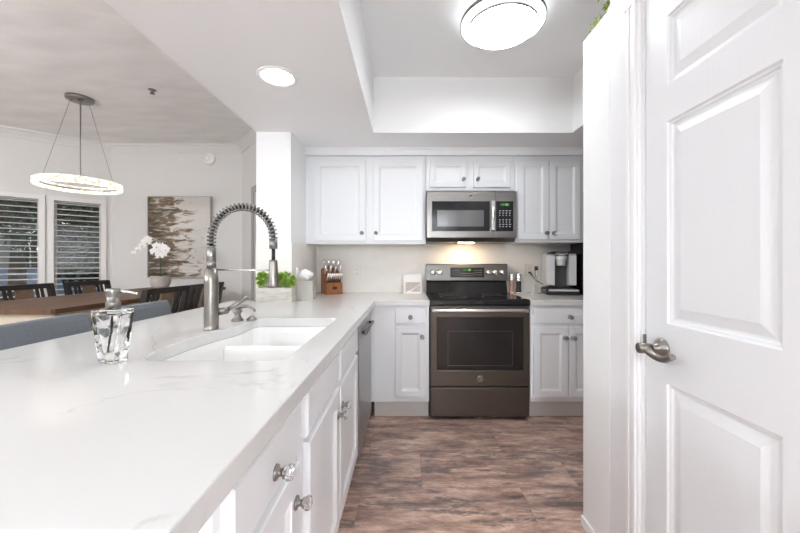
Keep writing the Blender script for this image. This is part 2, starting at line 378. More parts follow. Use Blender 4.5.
def dup(o, loc=None, rz=None, label=None, parent=None):
    c = o.copy(); COL.objects.link(c)
    if parent: c.parent = parent
    if loc is not None: c.location = loc
    if rz is not None: c.rotation_euler = (0,0,rz)
    if label: c['label'] = label
    for ch in list(o.children): dup(ch, parent=c)
    return c
XZ = lambda y: (lambda u,v,w: Vector((u, y+w, v)))       # faces -Y, depth goes +Y
YZ = lambda x: (lambda u,v,w: Vector((x-w, u, v)))       # faces +X, depth goes -X
YZm = lambda x: (lambda u,v,w: Vector((x+w, u, v)))      # faces -X
XY = lambda u,v,w: Vector((u,v,w))

# ================================================================== SETTING
CL, CD, CT = 2.18, 2.74, 2.60
YW = 3.28
f = MB().box(-6.6, 2.5, -2.6, 4.7, -.1, 0); struct('floor', f, 'floor_planks', 'mottled brown and mauve wood-look plank floor')
# kitchen dropped ceiling with the raised tray
c = MB()
TX0, TX1, TY0, TY1 = -.265, 1.25, -.4, 2.59
c.box(-1.14, TX0, -2.6, YW+.1, CL, CL+.62); c.box(TX1, 2.5, -2.6, YW+.1, CL, CL+.62)
c.box(TX0, TX1, TY1, YW+.1, CL, CL+.62); c.box(TX0, TX1, -2.6, TY0, CL, CL+.62)
struct('ceiling', c, 'ceiling_paint', 'low white textured ceiling over the kitchen')
struct('ceiling_tray', MB().box(TX0, TX1, TY0, TY1, CT, CT+.2), 'ceiling_paint', 'raised tray ceiling panel above the kitchen')
t = MB()   # smooth painted faces of the tray sides
for (a,b,c_,d) in ((TX0,TX0+.004,TY0,TY1),(TX1-.004,TX1,TY0,TY1),(TX0+.004,TX1-.004,TY1-.004,TY1),(TX0+.004,TX1-.004,TY0,TY0+.004)): t.box(a,b,c_,d,CL,CT)
struct('wall_tray', t, 'wall_smooth', 'smooth white upright sides of the raised ceiling tray')
struct('ceiling_dining', MB().box(-6.6, -1.14, -2.6, 4.7, CD, CD+.1), 'dining_ceiling', 'high cream ceiling over the dining area with cloudy shade painted into its colour')
# kitchen back wall, column stub
w = MB().box(-1.14, 2.5, YW, YW+.12, 0, CL); struct('wall_back', w, 'wall_white', 'kitchen back wall behind the cabinets')
w = MB().box(-1.14, -.88, 2.57, YW, 0, CL); struct('wall_column', w, 'wall_white', 'white square wall end beside the upper cabinets')
bs = MB().box(-.872, 1.545, YW-.01, YW, .914, 1.357); bs.box(.154,.920,YW-.01,YW,1.357,1.404)
bs.box(-.88, -.872, 2.57, YW-.01, .914, 1.352); bs.box(-1.14, -.872, 2.562, 2.57, .914, 1.352)
struct('wall_backsplash', bs, 'backsplash', 'beige backsplash along the back counter')
# right side
w = MB().box(2.38, 2.5, -2.6, YW, 0, CL); struct('wall_right', w, 'wall_white')
w = MB()
w.box(.80,.92,1.162,1.354,0,CT); w.box(.80,.92,-2.5,.612,0,CT); w.box(.80,.92,.612,1.162,2.10,CT)
struct('wall_pantry', w, 'wall_rough', 'white orange-peel textured wall beside the panel door')
w = MB().box(.80,1.245,1.354,1.565,0,2.206,.004); w.box(1.245,2.38,1.354,1.565,0,CL)
struct('wall_pantry_end', w, 'wall_smooth', 'smooth white low wall end with a ledge on top')
struct('wall_closet', MB().box(1.5,1.56,-2.5,1.354,0,CL), 'wall_white')
# rear walls (behind the camera), with window openings
def wall_with_holes(name, fn, L, H, holes, th, m, label=None, u0=0):
    b = MB().prism([(u0,0),(L,0),(L,H),(u0,H)], fn, 0, th, [[(h[0],h[2]),(h[0],h[3]),(h[1],h[3]),(h[1],h[2])] for h in holes])
    return struct(name, b, m, label)
wall_with_holes('wall_rear', lambda u,v,w_: Vector((u, -2.5-w_, v)), 2.5, CD, [(-5.6,-3.6,.3,2.2),(-3.3,-1.3,.3,2.2),(-.6,.6,.9,2.05)], .1, 'wall_white', u0=-6.6)
# dining nook
Cc = Vector((-3.9, 4.5, 0)); DL = Vector((-.7535,-.6575,0)); NL = Vector((-.6575,.7535,0))   # outward normal of window wall
LW = 3.3
def fl(u,v,w_): return Cc+DL*u+NL*w_+Vector((0,0,v))
WIN = [(.105,.528,.55,1.954),(.654,1.077,.55,1.954),(1.203,1.626,.55,1.954),(1.752,2.175,.55,1.954),(2.3,2.72,.55,1.954)]
wall_with_holes('wall_window', fl, LW, CD, WIN, .12, 'dining_wall', 'angled greige dining wall with shuttered windows')
E1 = Cc+DL*LW
wl = lambda u,v,w_: Vector((E1.x-w_, u, v))
wall_with_holes('wall_left', wl, E1.y, CD, [(-2.2,-.4,.3,2.2),(-.1,1.7,.3,2.2)], .12, 'dining_wall', u0=-2.6)
struct('wall_picture', MB().box(-3.9,-2.184,4.5,4.62,0,CD), 'dining_wall', 'greige dining wall with the abstract painting')
P0 = Vector((-2.184,4.5,0)); P1 = Vector((-1.14,3.28,0)); DR = (P1-P0).normalized(); NR = Vector((DR.y*-1, DR.x, 0))
fr = lambda u,v,w_: P0+DR*u+NR*w_+Vector((0,0,v))
LR = (P1-P0).length
struct('wall_angled', MB().prism([(0,0),(LR,0),(LR,CD),(0,CD)], fr, 0, .1), 'dining_wall', 'angled greige wall right of the painting')
# crown moulding in the dining area and above the cabinets
def crown(name, a, b, inward, z, s=.075, m='trim_white'):
    a = Vector(a); b = Vector(b); d = inward
    pr = [(0,z-s*1.35),(s*.18,z-s*1.35),(s*.3,z-s*1.0),(s*.75,z-s*.35),(s,z-s*.2),(s,z),(0,z)]
    vs = [a+d*p+Vector((0,0,h)) for p,h in pr]+[b+d*p+Vector((0,0,h)) for p,h in pr]; n = len(pr)
    mb = MB().add(vs, [(i,(i+1)%n,n+(i+1)%n,n+i) for i in range(n)]+[tuple(range(n)),tuple(range(n,2*n))])
    return struct(name, mb, m)
crown('trim_1', Cc, E1, -NL, CD, .075, 'dining_wall'); crown('trim_2', (-3.9,4.5,0), (-2.184,4.5,0), Vector((0,-1,0)), CD, .075, 'dining_wall')
crown('trim_3', P0, P1, -NR, CD, .075, 'dining_wall')
k = MB().box(-.88, 1.7, 2.925, 2.95, 2.118, CL, .003); k.box(-.88,1.7,2.915,2.95,2.165,CL,.003)
struct('trim_4', k, 'trim_white', 'white trim strip between upper cabinets and ceiling')
# baseboards
struct('baseboard_back', MB().box(-3.9,-2.2,4.485,4.5,0,.1), 'trim_white')
struct('baseboard_left', MB().prism([(0.02,0),(LW,0),(LW,.1),(0.02,.1)], lambda u,v,w_: fl(u,v,-w_), 0, .012), 'trim_white')
struct('baseboard_pantry', MB().box(.79,.80,1.245,1.565,0,.045,.002), 'trim_white')
# door casing on the angled wall
dr = MB()
for a,b in ((.50,.57),(1.36,1.43)): dr.prism([(a,0),(b,0),(b,2.10),(a,2.10)], lambda u,v,w_: fr(u,v,-w_), 0, .03)
dr.prism([(.50,2.03),(1.43,2.03),(1.43,2.10),(.50,2.10)], lambda u,v,w_: fr(u,v,-w_-.001), 0, .03)
struct('trim_5', dr, 'casing_grey', 'taupe door casing on the angled wall beside the column')
struct('door_2', MB().prism([(.57,0.01),(1.36,0.01),(1.36,2.03),(.57,2.03)], lambda u,v,w_: fr(u,v,-w_), 0, .012), 'kick')

# pantry door, casing, handle
door = MB().slab(.620,1.154,.01,2.088,.035, YZm(.802), panels=[(.7316,1.06,.25,.822),(.7316,1.06,1.007,1.633),(.7316,1.06,1.744,1.96)],
   prof=[(.004,.006),(.010,.007),(.014,.011),(.020,.012),(.050,.003),(.054,.003)], e=.002)
door1 = struct('door_1', door, 'door_white', 'white moulded panel pantry door with a nickel lever')
cs = MB()
def casing(mb, y0, y1, z0, z1, horiz=False):
    # stepped profile protruding from the wall
    n = 4; st = [(0,.012),(.18,.016),(.36,.013),(.62,.018),(.85,.010),(1,.008)]
    for i in range(len(st)-1):
        a, b = st[i][0], st[i+1][0]
        if horiz: mb.box(.80-st[i][1], .80, y0, y1, z0+(z1-z0)*a, z0+(z1-z0)*b, .002)
        else: mb.box(.80-st[i][1], .80, y1-(y1-y0)*a, y1-(y1-y0)*b, z0, z1, .002)
casing(cs, 1.172, 1.241, 0, 2.10); casing(cs, .53, .60, 0, 2.10)
cs2 = cs.box(.782,.80,.53,1.241,2.10,2.168,.003)
cs.box(.80,.845,1.156,1.162,0,2.10); cs.box(.80,.92,.612,.618,0,2.10)
struct('trim_6', cs, 'trim_white', 'white moulded casing around the pantry door')
hd = MB()
hz, hy = .926, 1.078
hd.lathe([(0,0),(.030,0),(.033,-.004),(.031,-.008),(.021,-.016),(.013,-.022),(.012,-.042),(0,-.042)], (.802,hy,hz), (1,0,0), 32)
hd.cyl((.768,hy,hz),(.732,hy+.004,hz),.0150,.0165,24)
hd.lathe([(0,0),(.0165,0),(.0155,-.003),(0,-.004)], (.732,hy+.004,hz), (1,0,0), 24)
pts = []; rr = []
for i in range(25):
    q = i/24; pts.append((.748+.004*math.sin(q*PI), hy-.112*q, hz-.012*math.sin(q*PI*1.15)-.010*q+.012*max(0,q-.7)*2)); rr.append(.0125-.0035*q)
hd.tube(pts, rr, 14)
h = hd.obj('door_handle', 'brushed', door1); h['label'] = 'brushed nickel lever door handle'
lp = MB().box(.792,.804,1.150,1.156,.90,.955,.001); lp.obj('latch_plate', 'nickel', door1)

# ---- windows with plantation shutters
for n, (a,b,z0,z1) in enumerate(WIN, 1):
    fm = MB()
    for (q0,q1,r0,r1) in ((a,a+.018,z0,z1),(b-.018,b,z0,z1),(a+.018,b-.018,z0,z0+.03),(a+.018,b-.018,z1-.012,z1)):
        fm.prism([(q0,r0),(q1,r0),(q1,r1),(q0,r1)], fl, .05, .10)
    wo_ = struct(f'window_{n}', fm, 'kick')
    if n <= 2: wo_['label'] = ['shuttered dining window nearest the corner with the painting','left dining window cut by the photo edge'][n-1]; wo_['category'] = 'window'
    MB().prism([(a+.018,z0+.03),(b-.018,z0+.03),(b-.018,z1-.012),(a+.018,z1-.012)], fl, .072, .076).obj('pane', 'window_pane', wo_)
    mb = MB()
    for (q0,q1,r0,r1) in ((a-.052,a,z0-.09,z1+.05),(b,b+.052,z0-.09,z1+.05),(a,b,z1,z1+.05),(a,b,z0-.09,z0)):
        mb.prism([(q0,r0),(q1,r0),(q1,r1),(q0,r1)], lambda u,v,w_: fl(u,v,-w_), 0, .028)
    mb.obj('shutter_frame', 'shutter_white', wo_)
    lv = MB(); nl = 20; zz = z1-.035
    tilt = math.radians(6)
    while zz > z0+.03:
        pr = [(-.030,-.002),(-.02,-.0048),(0,-.0055),(.02,-.0048),(.030,-.002),(.030,.002),(.02,.0048),(0,.0055),(-.02,.0048),(-.030,.002)]
        poly = [(p*math.cos(tilt)-q*math.sin(tilt), p*math.sin(tilt)+q*math.cos(tilt)) for p,q in pr]; m_ = len(poly)
        vs = [fl(a+.002, zz+q, p-.004) for p,q in poly]+[fl(b-.002, zz+q, p-.004) for p,q in poly]
        lv.add(vs, [(i,(i+1)%m_,m_+(i+1)%m_,m_+i) for i in range(m_)]+[tuple(range(m_)),tuple(range(m_,2*m_))])
        zz -= .0655
    lv.obj('shutter_louvres', 'shutter_white', wo_)
# rear windows: plain frames and panes
def plain_window(n, fn, a,b,z0,z1):
    fm = MB()
    for (q0,q1,r0,r1) in ((a,a+.05,z0,z1),(b-.05,b,z0,z1),(a+.05,b-.05,z0,z0+.05),(a+.05,b-.05,z1-.05,z1),((a+b)/2-.025,(a+b)/2+.025,z0+.05,z1-.05)):
        fm.prism([(q0,r0),(q1,r0),(q1,r1),(q0,r1)], fn, .02, .08)
    o = struct(f'window_{n}', fm, 'trim_white')
    MB().prism([(a+.05,z0+.05),(b-.05,z0+.05),(b-.05,z1-.05),(a+.05,z1-.05)], fn, .045, .05).obj('pane', 'window_pane', o)
fb = lambda u,v,w_: Vector((u,-2.5-w_,v))
for n,(a,b,z0,z1) in enumerate([(-5.6,-3.6,.3,2.2),(-3.3,-1.3,.3,2.2),(-.6,.6,.9,2.05)], 6): plain_window(n, fb, a,b,z0,z1)
for n,(a,b,z0,z1) in enumerate([(-2.2,-.4,.3,2.2),(-.1,1.7,.3,2.2)], 9): plain_window(n, wl, a,b,z0,z1)

# ---- outside, seen through the shutters
g = MB().box(-40,20,-25,40,-.35,-.15); struct('ground_outside', g, 'ground_outside')
def tree(x,y,h,tr,cr,n,label,lean=0,zc=None):
    T = thing('tree', label, 'tree', (x,y,-.15), 'trees beyond the dining windows')
    mb = MB(); pts = [Vector((x+lean*q*q, y, -.15+h*.8*q)) for q in [i/8 for i in range(9)]]
    mb.tube(pts, [tr*(1-.5*i/8) for i in range(9)], 12)
    zc = zc or h*.75
    for k_ in range(6):
        a_ = k_*1.1; s_ = pts[4+k_%4]; e_ = Vector((x+math.cos(a_)*cr*.7, y+math.sin(a_)*cr*.7, zc+random.uniform(-.3,.6)*cr))
        mb.tube([s_, (s_+e_)/2+Vector((0,0,.15)), e_], [tr*.4,tr*.25,tr*.1], 7)
    mb.obj('trunk', 'bark', T)
    fo = MB()
    for _ in range(n):
        v = Vector((random.gauss(0,1),random.gauss(0,1),random.gauss(0,1))).normalized()*cr*random.uniform(.35,1)**.6
        v.z *= .85; p = Vector((x,y,zc))+v
        d = Vector((random.uniform(-1,1),random.uniform(-1,1),random.uniform(-1,.5)))
        fo.leaf(p, d, random.uniform(.10,.2), random.uniform(.05,.09), Vector((random.uniform(-1,1),random.uniform(-1,1),1)))
    fo.obj('foliage', 'leaf_tree', T, recalc=False)
tree(-9.15,8.0,4.6,.17,1.7,4200,'broad tree with a thick trunk outside the left dining window', .2, 3.0)
tree(-6.4,7.2,3.6,.08,1.2,6500,'leafy green tree outside the shuttered window nearest the corner', 0, 1.75)
tree(-14.0,9.0,5.2,.16,2.0,2500,'more distant leafy tree left of the thick trunk', 0, 2.9)
tree(-9.0,13.2,5.6,.16,2.3,3500,'tall distant tree behind the thick trunk', 0, 2.6)
def shrub(x,y,r,n,label):
    T = thing('shrub', label, 'shrub', (x,y,-.15), 'shrubs beyond the dining windows'); fo = MB()
    for _ in range(n):
        v = Vector((random.gauss(0,1),random.gauss(0,1),abs(random.gauss(0,1)))).normalized()*r*random.uniform(.5,1)
        fo.leaf(Vector((x,y,-.1))+v, v+Vector((0,0,.3)), random.uniform(.07,.14), random.uniform(.04,.07))
    fo.obj('foliage','leaf_tree',T, recalc=False)
    MB().tube([(x,y,-.15),(x+.02,y,.2),(x,y,r*.6)],[.03,.02,.01],6).obj('stem','bark',T)
shrub(-5.6,5.9,.75,1500,'dark rounded shrub outside the window nearest the corner')
shrub(-7.6,6.1,.75,1800,'dark shrub left of the rounded one')
ow = MB().box(-17,-7.6,11.2,11.4,-.15,.98); tag(ow.obj('garden_wall','outside_wall'), 'pale blue low garden wall beyond the trees', 'garden wall')
ho = thing('house', 'pale neighbouring house behind the garden wall', 'house', (-17,16,-.15))
MB().box(-24,-12,15,21,-.15,3.0).obj('wall','outside_house',ho)
MB().prism([(-24.5,3.0),(-11.5,3.0),(-18,5.2)], lambda u,v,w_: Vector((u,14.6+w_,v)), 0, 6.8).obj('roof','roof_tile',ho)
for q in (-21.5,-17,-13.6): MB().box(q,q+1.1,14.96,15.0,.9,2.2).obj('window','black_glass',ho)

# ================================================================== CEILING LIGHTS
L1 = thing('ceiling_light', 'large round flush white ceiling light with two thin silver rings', 'ceiling light', (.525,1.905,CT))
cx, cy = .525, 1.905
MB().lathe([(0,0),(.17,0),(.17,-.045),(0,-.045)], (cx,cy,CT)).obj('base_plate','trim_white',L1)
MB().lathe([(0,-.0955),(.188,-.0955),(.15,-.1005),(.07,-.1045),(0,-.105)], (cx,cy,CT), n=56).obj('diffuser','lamp_white',L1)
MB().lathe([(0,-.047),(.218,-.047),(.227,-.055),(.227,-.075),(.218,-.085),(.192,-.0945),(0,-.0945)], (cx,cy,CT), n=56).obj('rim_glass','lamp_rim',L1)
rg = MB().lathe([(.2275,-.060),(.232,-.060),(.232,-.078),(.2275,-.078)], (cx,cy,CT), n=64, closed=True)
rg.lathe([(.1885,-.093),(.1935,-.093),(.1935,-.105),(.1885,-.106)], (cx,cy,CT), n=64, closed=True)
rg.obj('silver_ring','nickel',L1)
def downlight(x, y, z, label):
    T = thing('recessed_light', label, 'recessed light', (x,y,z), 'recessed ceiling lights')
    MB().lathe([(.076,-.002),(.088,-.006),(.102,-.004),(.105,0),(.076,0)], (x,y,z), n=40, closed=True).obj('trim_ring','trim_white',T)
    MB().lathe([(0,-.004),(.04,-.004),(.0755,-.002),(.0755,0),(0,0)], (x,y,z), n=36).obj('lens','can_white',T)
    return T
dl = downlight(-.69,1.81,CL,'round recessed light in the low ceiling above the sink')
for (x,y,z,l) in ((-.69,-.5,CL,'added recessed fill light in the low ceiling behind the camera, past the peninsula end'),(-.69,-1.3,CL,'added recessed fill light in the low ceiling far behind the camera'),(.3,-1.3,CL,'added recessed fill light behind the camera by the hall wall'),
                  (-3.2,-.6,CD,'added recessed fill light in the high ceiling of the living area'),(-5.0,-.6,CD,'added recessed fill light in the high ceiling far left of the living area')):
    dup(dl, (x,y,z), label=l)  # extra recessed lights, unseen, added to even out the brightness
# unseen globes added in the living area and hall to fill the room with light
def globe(x,y,z,zc,r,label):
    T = thing('fill_globe', label, 'fill light', (x,y,zc), 'added white fill globes')
    MB().lathe([(0,0),(.06,0),(.055,-.02),(0,-.025)],(x,y,zc),n=24).obj('canopy','nickel',T)
    MB().cyl((x,y,zc-.02),(x,y,z+r),.005,.005,8).obj('stem','nickel',T)
    MB().lathe([(r*math.sin(PI*i/18),r*math.cos(PI*i/18)) for i in range(19)],(x,y,z),n=32).obj('globe','fill_white',T)
globe(-3.6,.9,1.75,CD,.17,'added white fill globe hanging in the living area left of the dining table')
globe(-2.4,-1.1,1.95,CD,.15,'added white fill globe hanging in the living area left behind the camera')
globe(-5.0,-1.1,1.95,CD,.17,'added white fill globe hanging far left in the living area')
globe(.1,-2.1,1.55,CL,.20,'added white fill globe hanging in the hall behind the camera')
# chandelier
ch = thing('ring_chandelier', 'glowing crystal ring chandelier hanging on thin wires over the dining table', 'chandelier', (-3.07,3.2,CD))
hx, hy2 = -3.07, 3.2
MB().lathe([(0,0),(.103,0),(.103,-.022),(.096,-.030),(0,-.030)], (hx,hy2,CD), n=40).obj('canopy','nickel',ch)
for q in (-.045,.02,.055): MB().cyl((hx+q,hy2-.035,CD-.030),(hx+q,hy2-.035,CD-.036),.007,.007,12).obj('canopy_screw','black_plastic',ch)
zr = 1.925; R1 = .31
MB().lathe([(R1,.026),(R1,-.028),(R1-.012,-.034),(R1-.030,-.028),(R1-.030,.028),(R1-.012,.032)], (hx,hy2,zr), n=72, closed=True, smooth=False).obj('crystal_band','ring_crystal',ch)
MB().lathe([(R1-.031,.012),(R1-.031,-.006),(R1-.036,-.006),(R1-.036,.012)], (hx,hy2,zr), n=72, closed=True).obj('inner_band','steel_light',ch)
for q in (0,1,2):
    a_ = math.radians((194,-46,74)[q]); st = Vector((hx+math.cos(a_)*.075,hy2+math.sin(a_)*.075,CD-.03)); en = Vector((hx+math.cos(a_)*(R1-.015),hy2+math.sin(a_)*(R1-.015),zr+.04))
    MB().cyl(st,en,.0016,.0016,6).obj('suspension_wire','nickel',ch)
MB().tube([(hx+.01,hy2,CD-.03),(hx+.13,hy2-.13,2.3),(hx+.205,hy2-.205,zr+.036)],.003,6).obj('power_wire','nickel',ch)
# sprinkler, smoke detector
sp = MB().lathe([(0,0),(.032,0),(.030,-.006),(.012,-.01),(.010,-.03),(.020,-.034),(.020,-.037),(0,-.037)], (-2.28,3.05,CD), n=20)
tag(sp.obj('sprinkler_head','nickel'), 'small metal sprinkler head on the cream dining ceiling', 'sprinkler')
sd = thing('smoke_detector', 'round white smoke detector high on the wall above the painting', 'smoke detector', (-2.61,4.5,2.56))
MB().lathe([(0,0),(.078,0),(.080,.018),(.066,.034),(.03,.040),(0,.041)], (-2.61,4.5,2.56), (0,-1,0), n=36).obj('housing','plate_white',sd)
MB().lathe([(.030,.041),(.038,.041),(.038,.036),(.030,.036)], (-2.622,4.5,2.565), (0,-1,0), n=30, closed=True).obj('vent_ring','kick',sd)
tag(MB().lathe([(0,0),(.018,0),(.015,.012),(0,.013)],(-2.97,4.5,2.55),(0,-1,0),n=16).obj('wall_sensor','plate_white'), 'tiny white sensor on the wall left of the smoke detector', 'sensor')

# ================================================================== CABINETS
def knob_mb(p, axis):
    b = MB(); b.lathe([(0,0),(.016,0),(.015,.004),(.008,.007),(.007,.013),(.011,.016),(.0125,.019),(0,.019)], p, axis, 18)
    b.mt(1); b.lathe([(0,.019),(.0115,.0192),(.0165,.026),(.0150,.034),(.008,.0375),(0,.038)], p, axis, 8, smooth=False)
    return b
PROF = [(.002,.003),(.012,.0075),(.016,.009)]
PROFB = [(.003,.004),(.014,.010),(.018,.011)]
def front(name, parent, u0,u1,v0,v1, fn, axis, knob=None, panel=True, stile=.052, w=0):
    b = MB()
    if panel: b.slab(u0,u1,v0,v1,.02,fn,[(u0+stile,u1-stile,v0+stile,v1-stile)],PROFB,.003)
    else: b.slab(u0,u1,v0,v1,.02,fn,(),(),.005)
    o = b.obj(name,'cabinet_white',parent)
    if knob:
        kk = knob_mb(fn(knob[0],knob[1],0), axis).obj('knob',['nickel','crystal'],o); kk['label'] = 'faceted crystal knob on a metal base'
    return o
AX, AY = (1,0,0), (0,-1,0)
# uppers
YF = 2.93
def upper(x0,x1,z0,doors,label):
    T = thing('upper_cabinet', label, 'cabinet', ((x0+x1)/2,3.1,z0), 'white upper cabinets on the back wall')
    MB().box(x0,x1,YF+.02,YW-.002,z0,2.117,.002).obj('body','cabinet_white',T)
    for (a,b,c_,d,kx,kz) in doors: front('door',T,a,b,c_,d,XZ(YF),AY,(kx,kz),True,.05 if d-c_>.4 else .042)
    return T
upper(-.88,.152,1.358,[(-.805,-.363,1.384,2.075,-.394,1.452),(-.300,.129,1.384,2.075,-.274,1.452)],'wide two-door white upper cabinet left of the microwave')
upper(.154,.920,1.818,[(.186,.497,1.845,2.070,.475,1.911),(.562,.880,1.845,2.070,.597,1.911)],'short two-door white upper cabinet directly above the microwave')
upper(.922,1.51,1.372,[(.942,1.208,1.397,2.075,1.186,1.452),(1.217,1.480,1.397,2.075,1.247,1.452)],'narrow two-door white upper cabinet right of the microwave')
# base units on back wall
def kickboard(mb, x0,x1,y0,y1): mb.box(x0,x1,y0,y1,0.0,.13)
T = thing('base_cabinet','white base cabinet with one drawer and door left of the range','cabinet',(.0,2.95,0),'white base cabinets')
MB().box(-.262,.160,2.60,YW-.002,.14,.870,.002).obj('body','cabinet_white',T)
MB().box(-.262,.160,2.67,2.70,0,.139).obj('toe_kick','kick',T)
front('drawer',T,-.0965,.133,.735,.855,XZ(2.58),AY,(.018,.787),False)
front('door',T,-.0965,.133,.183,.712,XZ(2.58),AY,(.107,.638),True,.045)
T = thing('base_cabinet','white base cabinet with wide drawer and two doors right of the range','cabinet',(1.22,2.95,0),'white base cabinets')
MB().box(.930,1.53,2.60,YW-.002,.14,.870,.002).obj('body','cabinet_white',T)
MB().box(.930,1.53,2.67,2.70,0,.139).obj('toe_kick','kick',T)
front('drawer',T,.950,1.50,.735,.855,XZ(2.58),AY,(1.222,.787),False)
front('door',T,.950,1.208,.180,.712,XZ(2.58),AY,(1.186,.632),True,.048)
front('door',T,1.216,1.50,.180,.712,XZ(2.58),AY,(1.246,.632),True,.048)
# peninsula units
XF, XB = -.264, -.284
T = thing('base_cabinet','white drawer-and-door base cabinet at the near end of the peninsula','cabinet',(-.6,.69,0),'white base cabinets')
b = MB().box(-.90,XB,.525,.872,.14,.870,.002); b.box(-.306,XB,.498,.5245,.14,.870,.001); b.box(-.90,-.86,.498,.5245,.14,.870,.001)
b.obj('body','cabinet_white',T)
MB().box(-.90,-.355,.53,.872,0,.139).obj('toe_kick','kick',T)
front('drawer',T,.518,.834,.733,.853,YZ(XF),AX,(.683,.777),False)
front('door',T,.518,.834,.183,.712,YZ(XF),AX,(.806,.630),True,.055)
T = thing('base_cabinet','white double-door base cabinet under the sink','cabinet',(-.6,1.34,0),'white base cabinets')
b = MB().box(-.90,XB-.02,.874,.892,.14,.870); b.box(-.90,XB-.02,1.802,1.820,.14,.870); b.box(-.90,XB-.02,.892,1.802,.14,.158); b.box(-.90,-.885,.892,1.802,.158,.870)
fn_ = YZ(XB)
b.prism([(.874,.14),(1.82,.14),(1.82,.870),(.874,.870)], fn_, 0, .02, [[(.925,.18),(.925,.70),(1.31,.70),(1.31,.18)],[(1.35,.18),(1.35,.70),(1.79,.70),(1.79,.18)]])
b.obj('body','cabinet_white',T)
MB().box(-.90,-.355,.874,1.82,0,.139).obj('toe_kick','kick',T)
for (a,c_) in ((.905,1.308),(1.345,1.800)):
    o = front('false_drawer_front',T,a,c_,.733,.855,YZ(XF),AX,None,False)
front('door',T,.922,1.322,.183,.712,YZ(XF),AX,(1.292,.620),True,.055)
front('door',T,1.345,1.800,.183,.712,YZ(XF),AX,(1.375,.625),True,.055)
# dishwasher
T = thing('dishwasher','grey stainless dishwasher under the peninsula beside the corner','dishwasher',(-.58,2.14,0))
MB().box(-.87,XB,1.828,2.452,.11,.868).obj('tub','slate_dark',T)
MB().slab(1.832,2.448,.14,.864,.022,YZ(-.262),(),(),.004).obj('door','dw_steel',T)
hb = MB(); 
hb.cyl((-.240,1.93,.795),(-.240,2.35,.795),.009,.009,14)
hb.obj('handle','slate_dark',T)
for q in (1.965,2.315): MB().cyl((-.262,q,.795),(-.240,q,.795),.009,.009,12).obj('handle_post','black_plastic',T)
MB().box(-.87,-.34,1.832,2.448,0.0,.105).obj('toe_kick','slate_dark',T)
T = tag(MB().box(-.87,XB+.004,2.456,2.598,0.14,.870).box(-.87,-.355,2.456,2.598,0,.139).box(-.87,-.264,2.601,3.27,.14,.870).obj('corner_filler','cabinet_white'),'plain white filler panel in the inner corner of the base cabinets','filler panel')
struct('wall_peninsula', MB().box(-1.0,-.902,.50,2.57,0,.870), 'wall_white', 'white half wall under the breakfast bar')

# ================================================================== COUNTERTOPS + SINK
def sink_outline(off=0):
    # D-shaped double bowl, bulging away from the cabinet side
    pts = []
    xr, y0, y1 = -.36-off, .985+off, 1.735-off
    def corner(cx,cy,r,a0,a1,n=6):
        return [(cx+r*math.cos(math.radians(a0+(a1-a0)*i/n)), cy+r*math.sin(math.radians(a0+(a1-a0)*i/n))) for i in range(n+1)]
    r = .03
    pts += corner(xr-r,y0+r,r,-90,0); pts += corner(xr-r,y1-r,r,0,90)
    left = [(-.70,1.735),(-.745,1.725),(-.765,1.69),(-.762,1.62),(-.760,1.56),(-.768,1.49),(-.788,1.42),(-.803,1.34),(-.812,1.25),(-.812,1.15),(-.800,1.07),(-.775,1.01),(-.74,.985)]
    for (x,y) in left:
        cx_, cy_ = -.58, 1.36
        d = Vector((cx_-x, cy_-y)).normalized(); pts.append((x+d.x*off, y+d.y*off))
    return pts
ZT, ZB = .914, .872
outer = [(-1.31,.357),(-.25,.357),(-.25,2.57),(.163,2.57),(.163,3.268),(-.870,3.268),(-.870,2.560),(-1.31,2.560)]
ct = MB().prism(outer, XY, ZB, ZT, [list(reversed(sink_outline()))])
o = ct.obj('countertop','quartz'); tag(o,'white veined quartz countertop of the peninsula, wrapping to the left of the range','countertop')
bv = o.modifiers.new('bevel','BEVEL'); bv.width = .003; bv.segments = 2; bv.limit_method = 'ANGLE'; bv.angle_limit = math.radians(50)
o = MB().box(.929,1.535,2.57,3.268,ZB,ZT,.003).obj('countertop','quartz'); tag(o,'short white quartz countertop right of the range, under the coffee maker','countertop')
sk = thing('kitchen_sink','white double-bowl undermount sink set in the peninsula countertop','sink',(-.58,1.36,.68))
so = sink_outline(.001); n = len(so)
# bowl walls + floor (thick ceramic)
so2 = sink_outline(.014); s3 = sink_outline(.035)
mb = MB(); lv_ = [(sink_outline(-.008),ZB-.001),(sink_outline(.000),ZB-.001),(sink_outline(.006),ZB-.03),(so2,.74),(s3,.70)]
vs = [Vector((x,y,z)) for l,z in lv_ for x,y in l]; fs = [(k_*n+i,k_*n+(i+1)%n,(k_+1)*n+(i+1)%n,(k_+1)*n+i) for k_ in range(len(lv_)-1) for i in range(n)]
mb.add(vs, fs, False); base = (len(lv_)-1)*n
mb.f.append([base+i for i in range(n)]); mb.m.append(0); mb.sm.append(False)
lo = [(sink_outline(-.008),ZB-.001),(sink_outline(-.008),.68)]
vs = [Vector((x,y,z)) for l,z in lo for x,y in l]; mb.add(vs, [(i,(i+1)%n,n+(i+1)%n,n+i) for i in range(n)]+[tuple(range(n,2*n))])
mb.obj('bowl','sink_white',sk, recalc=False)
MB().box(-.755,-.362,1.385,1.425,.70,.855,.012).obj('divider','sink_white',sk)
for q in (1.2,1.58): MB().lathe([(0,.703),(.04,.703),(.045,.701),(.045,.700)],(-.57,q,0),n=28).obj('drain','steel',sk)

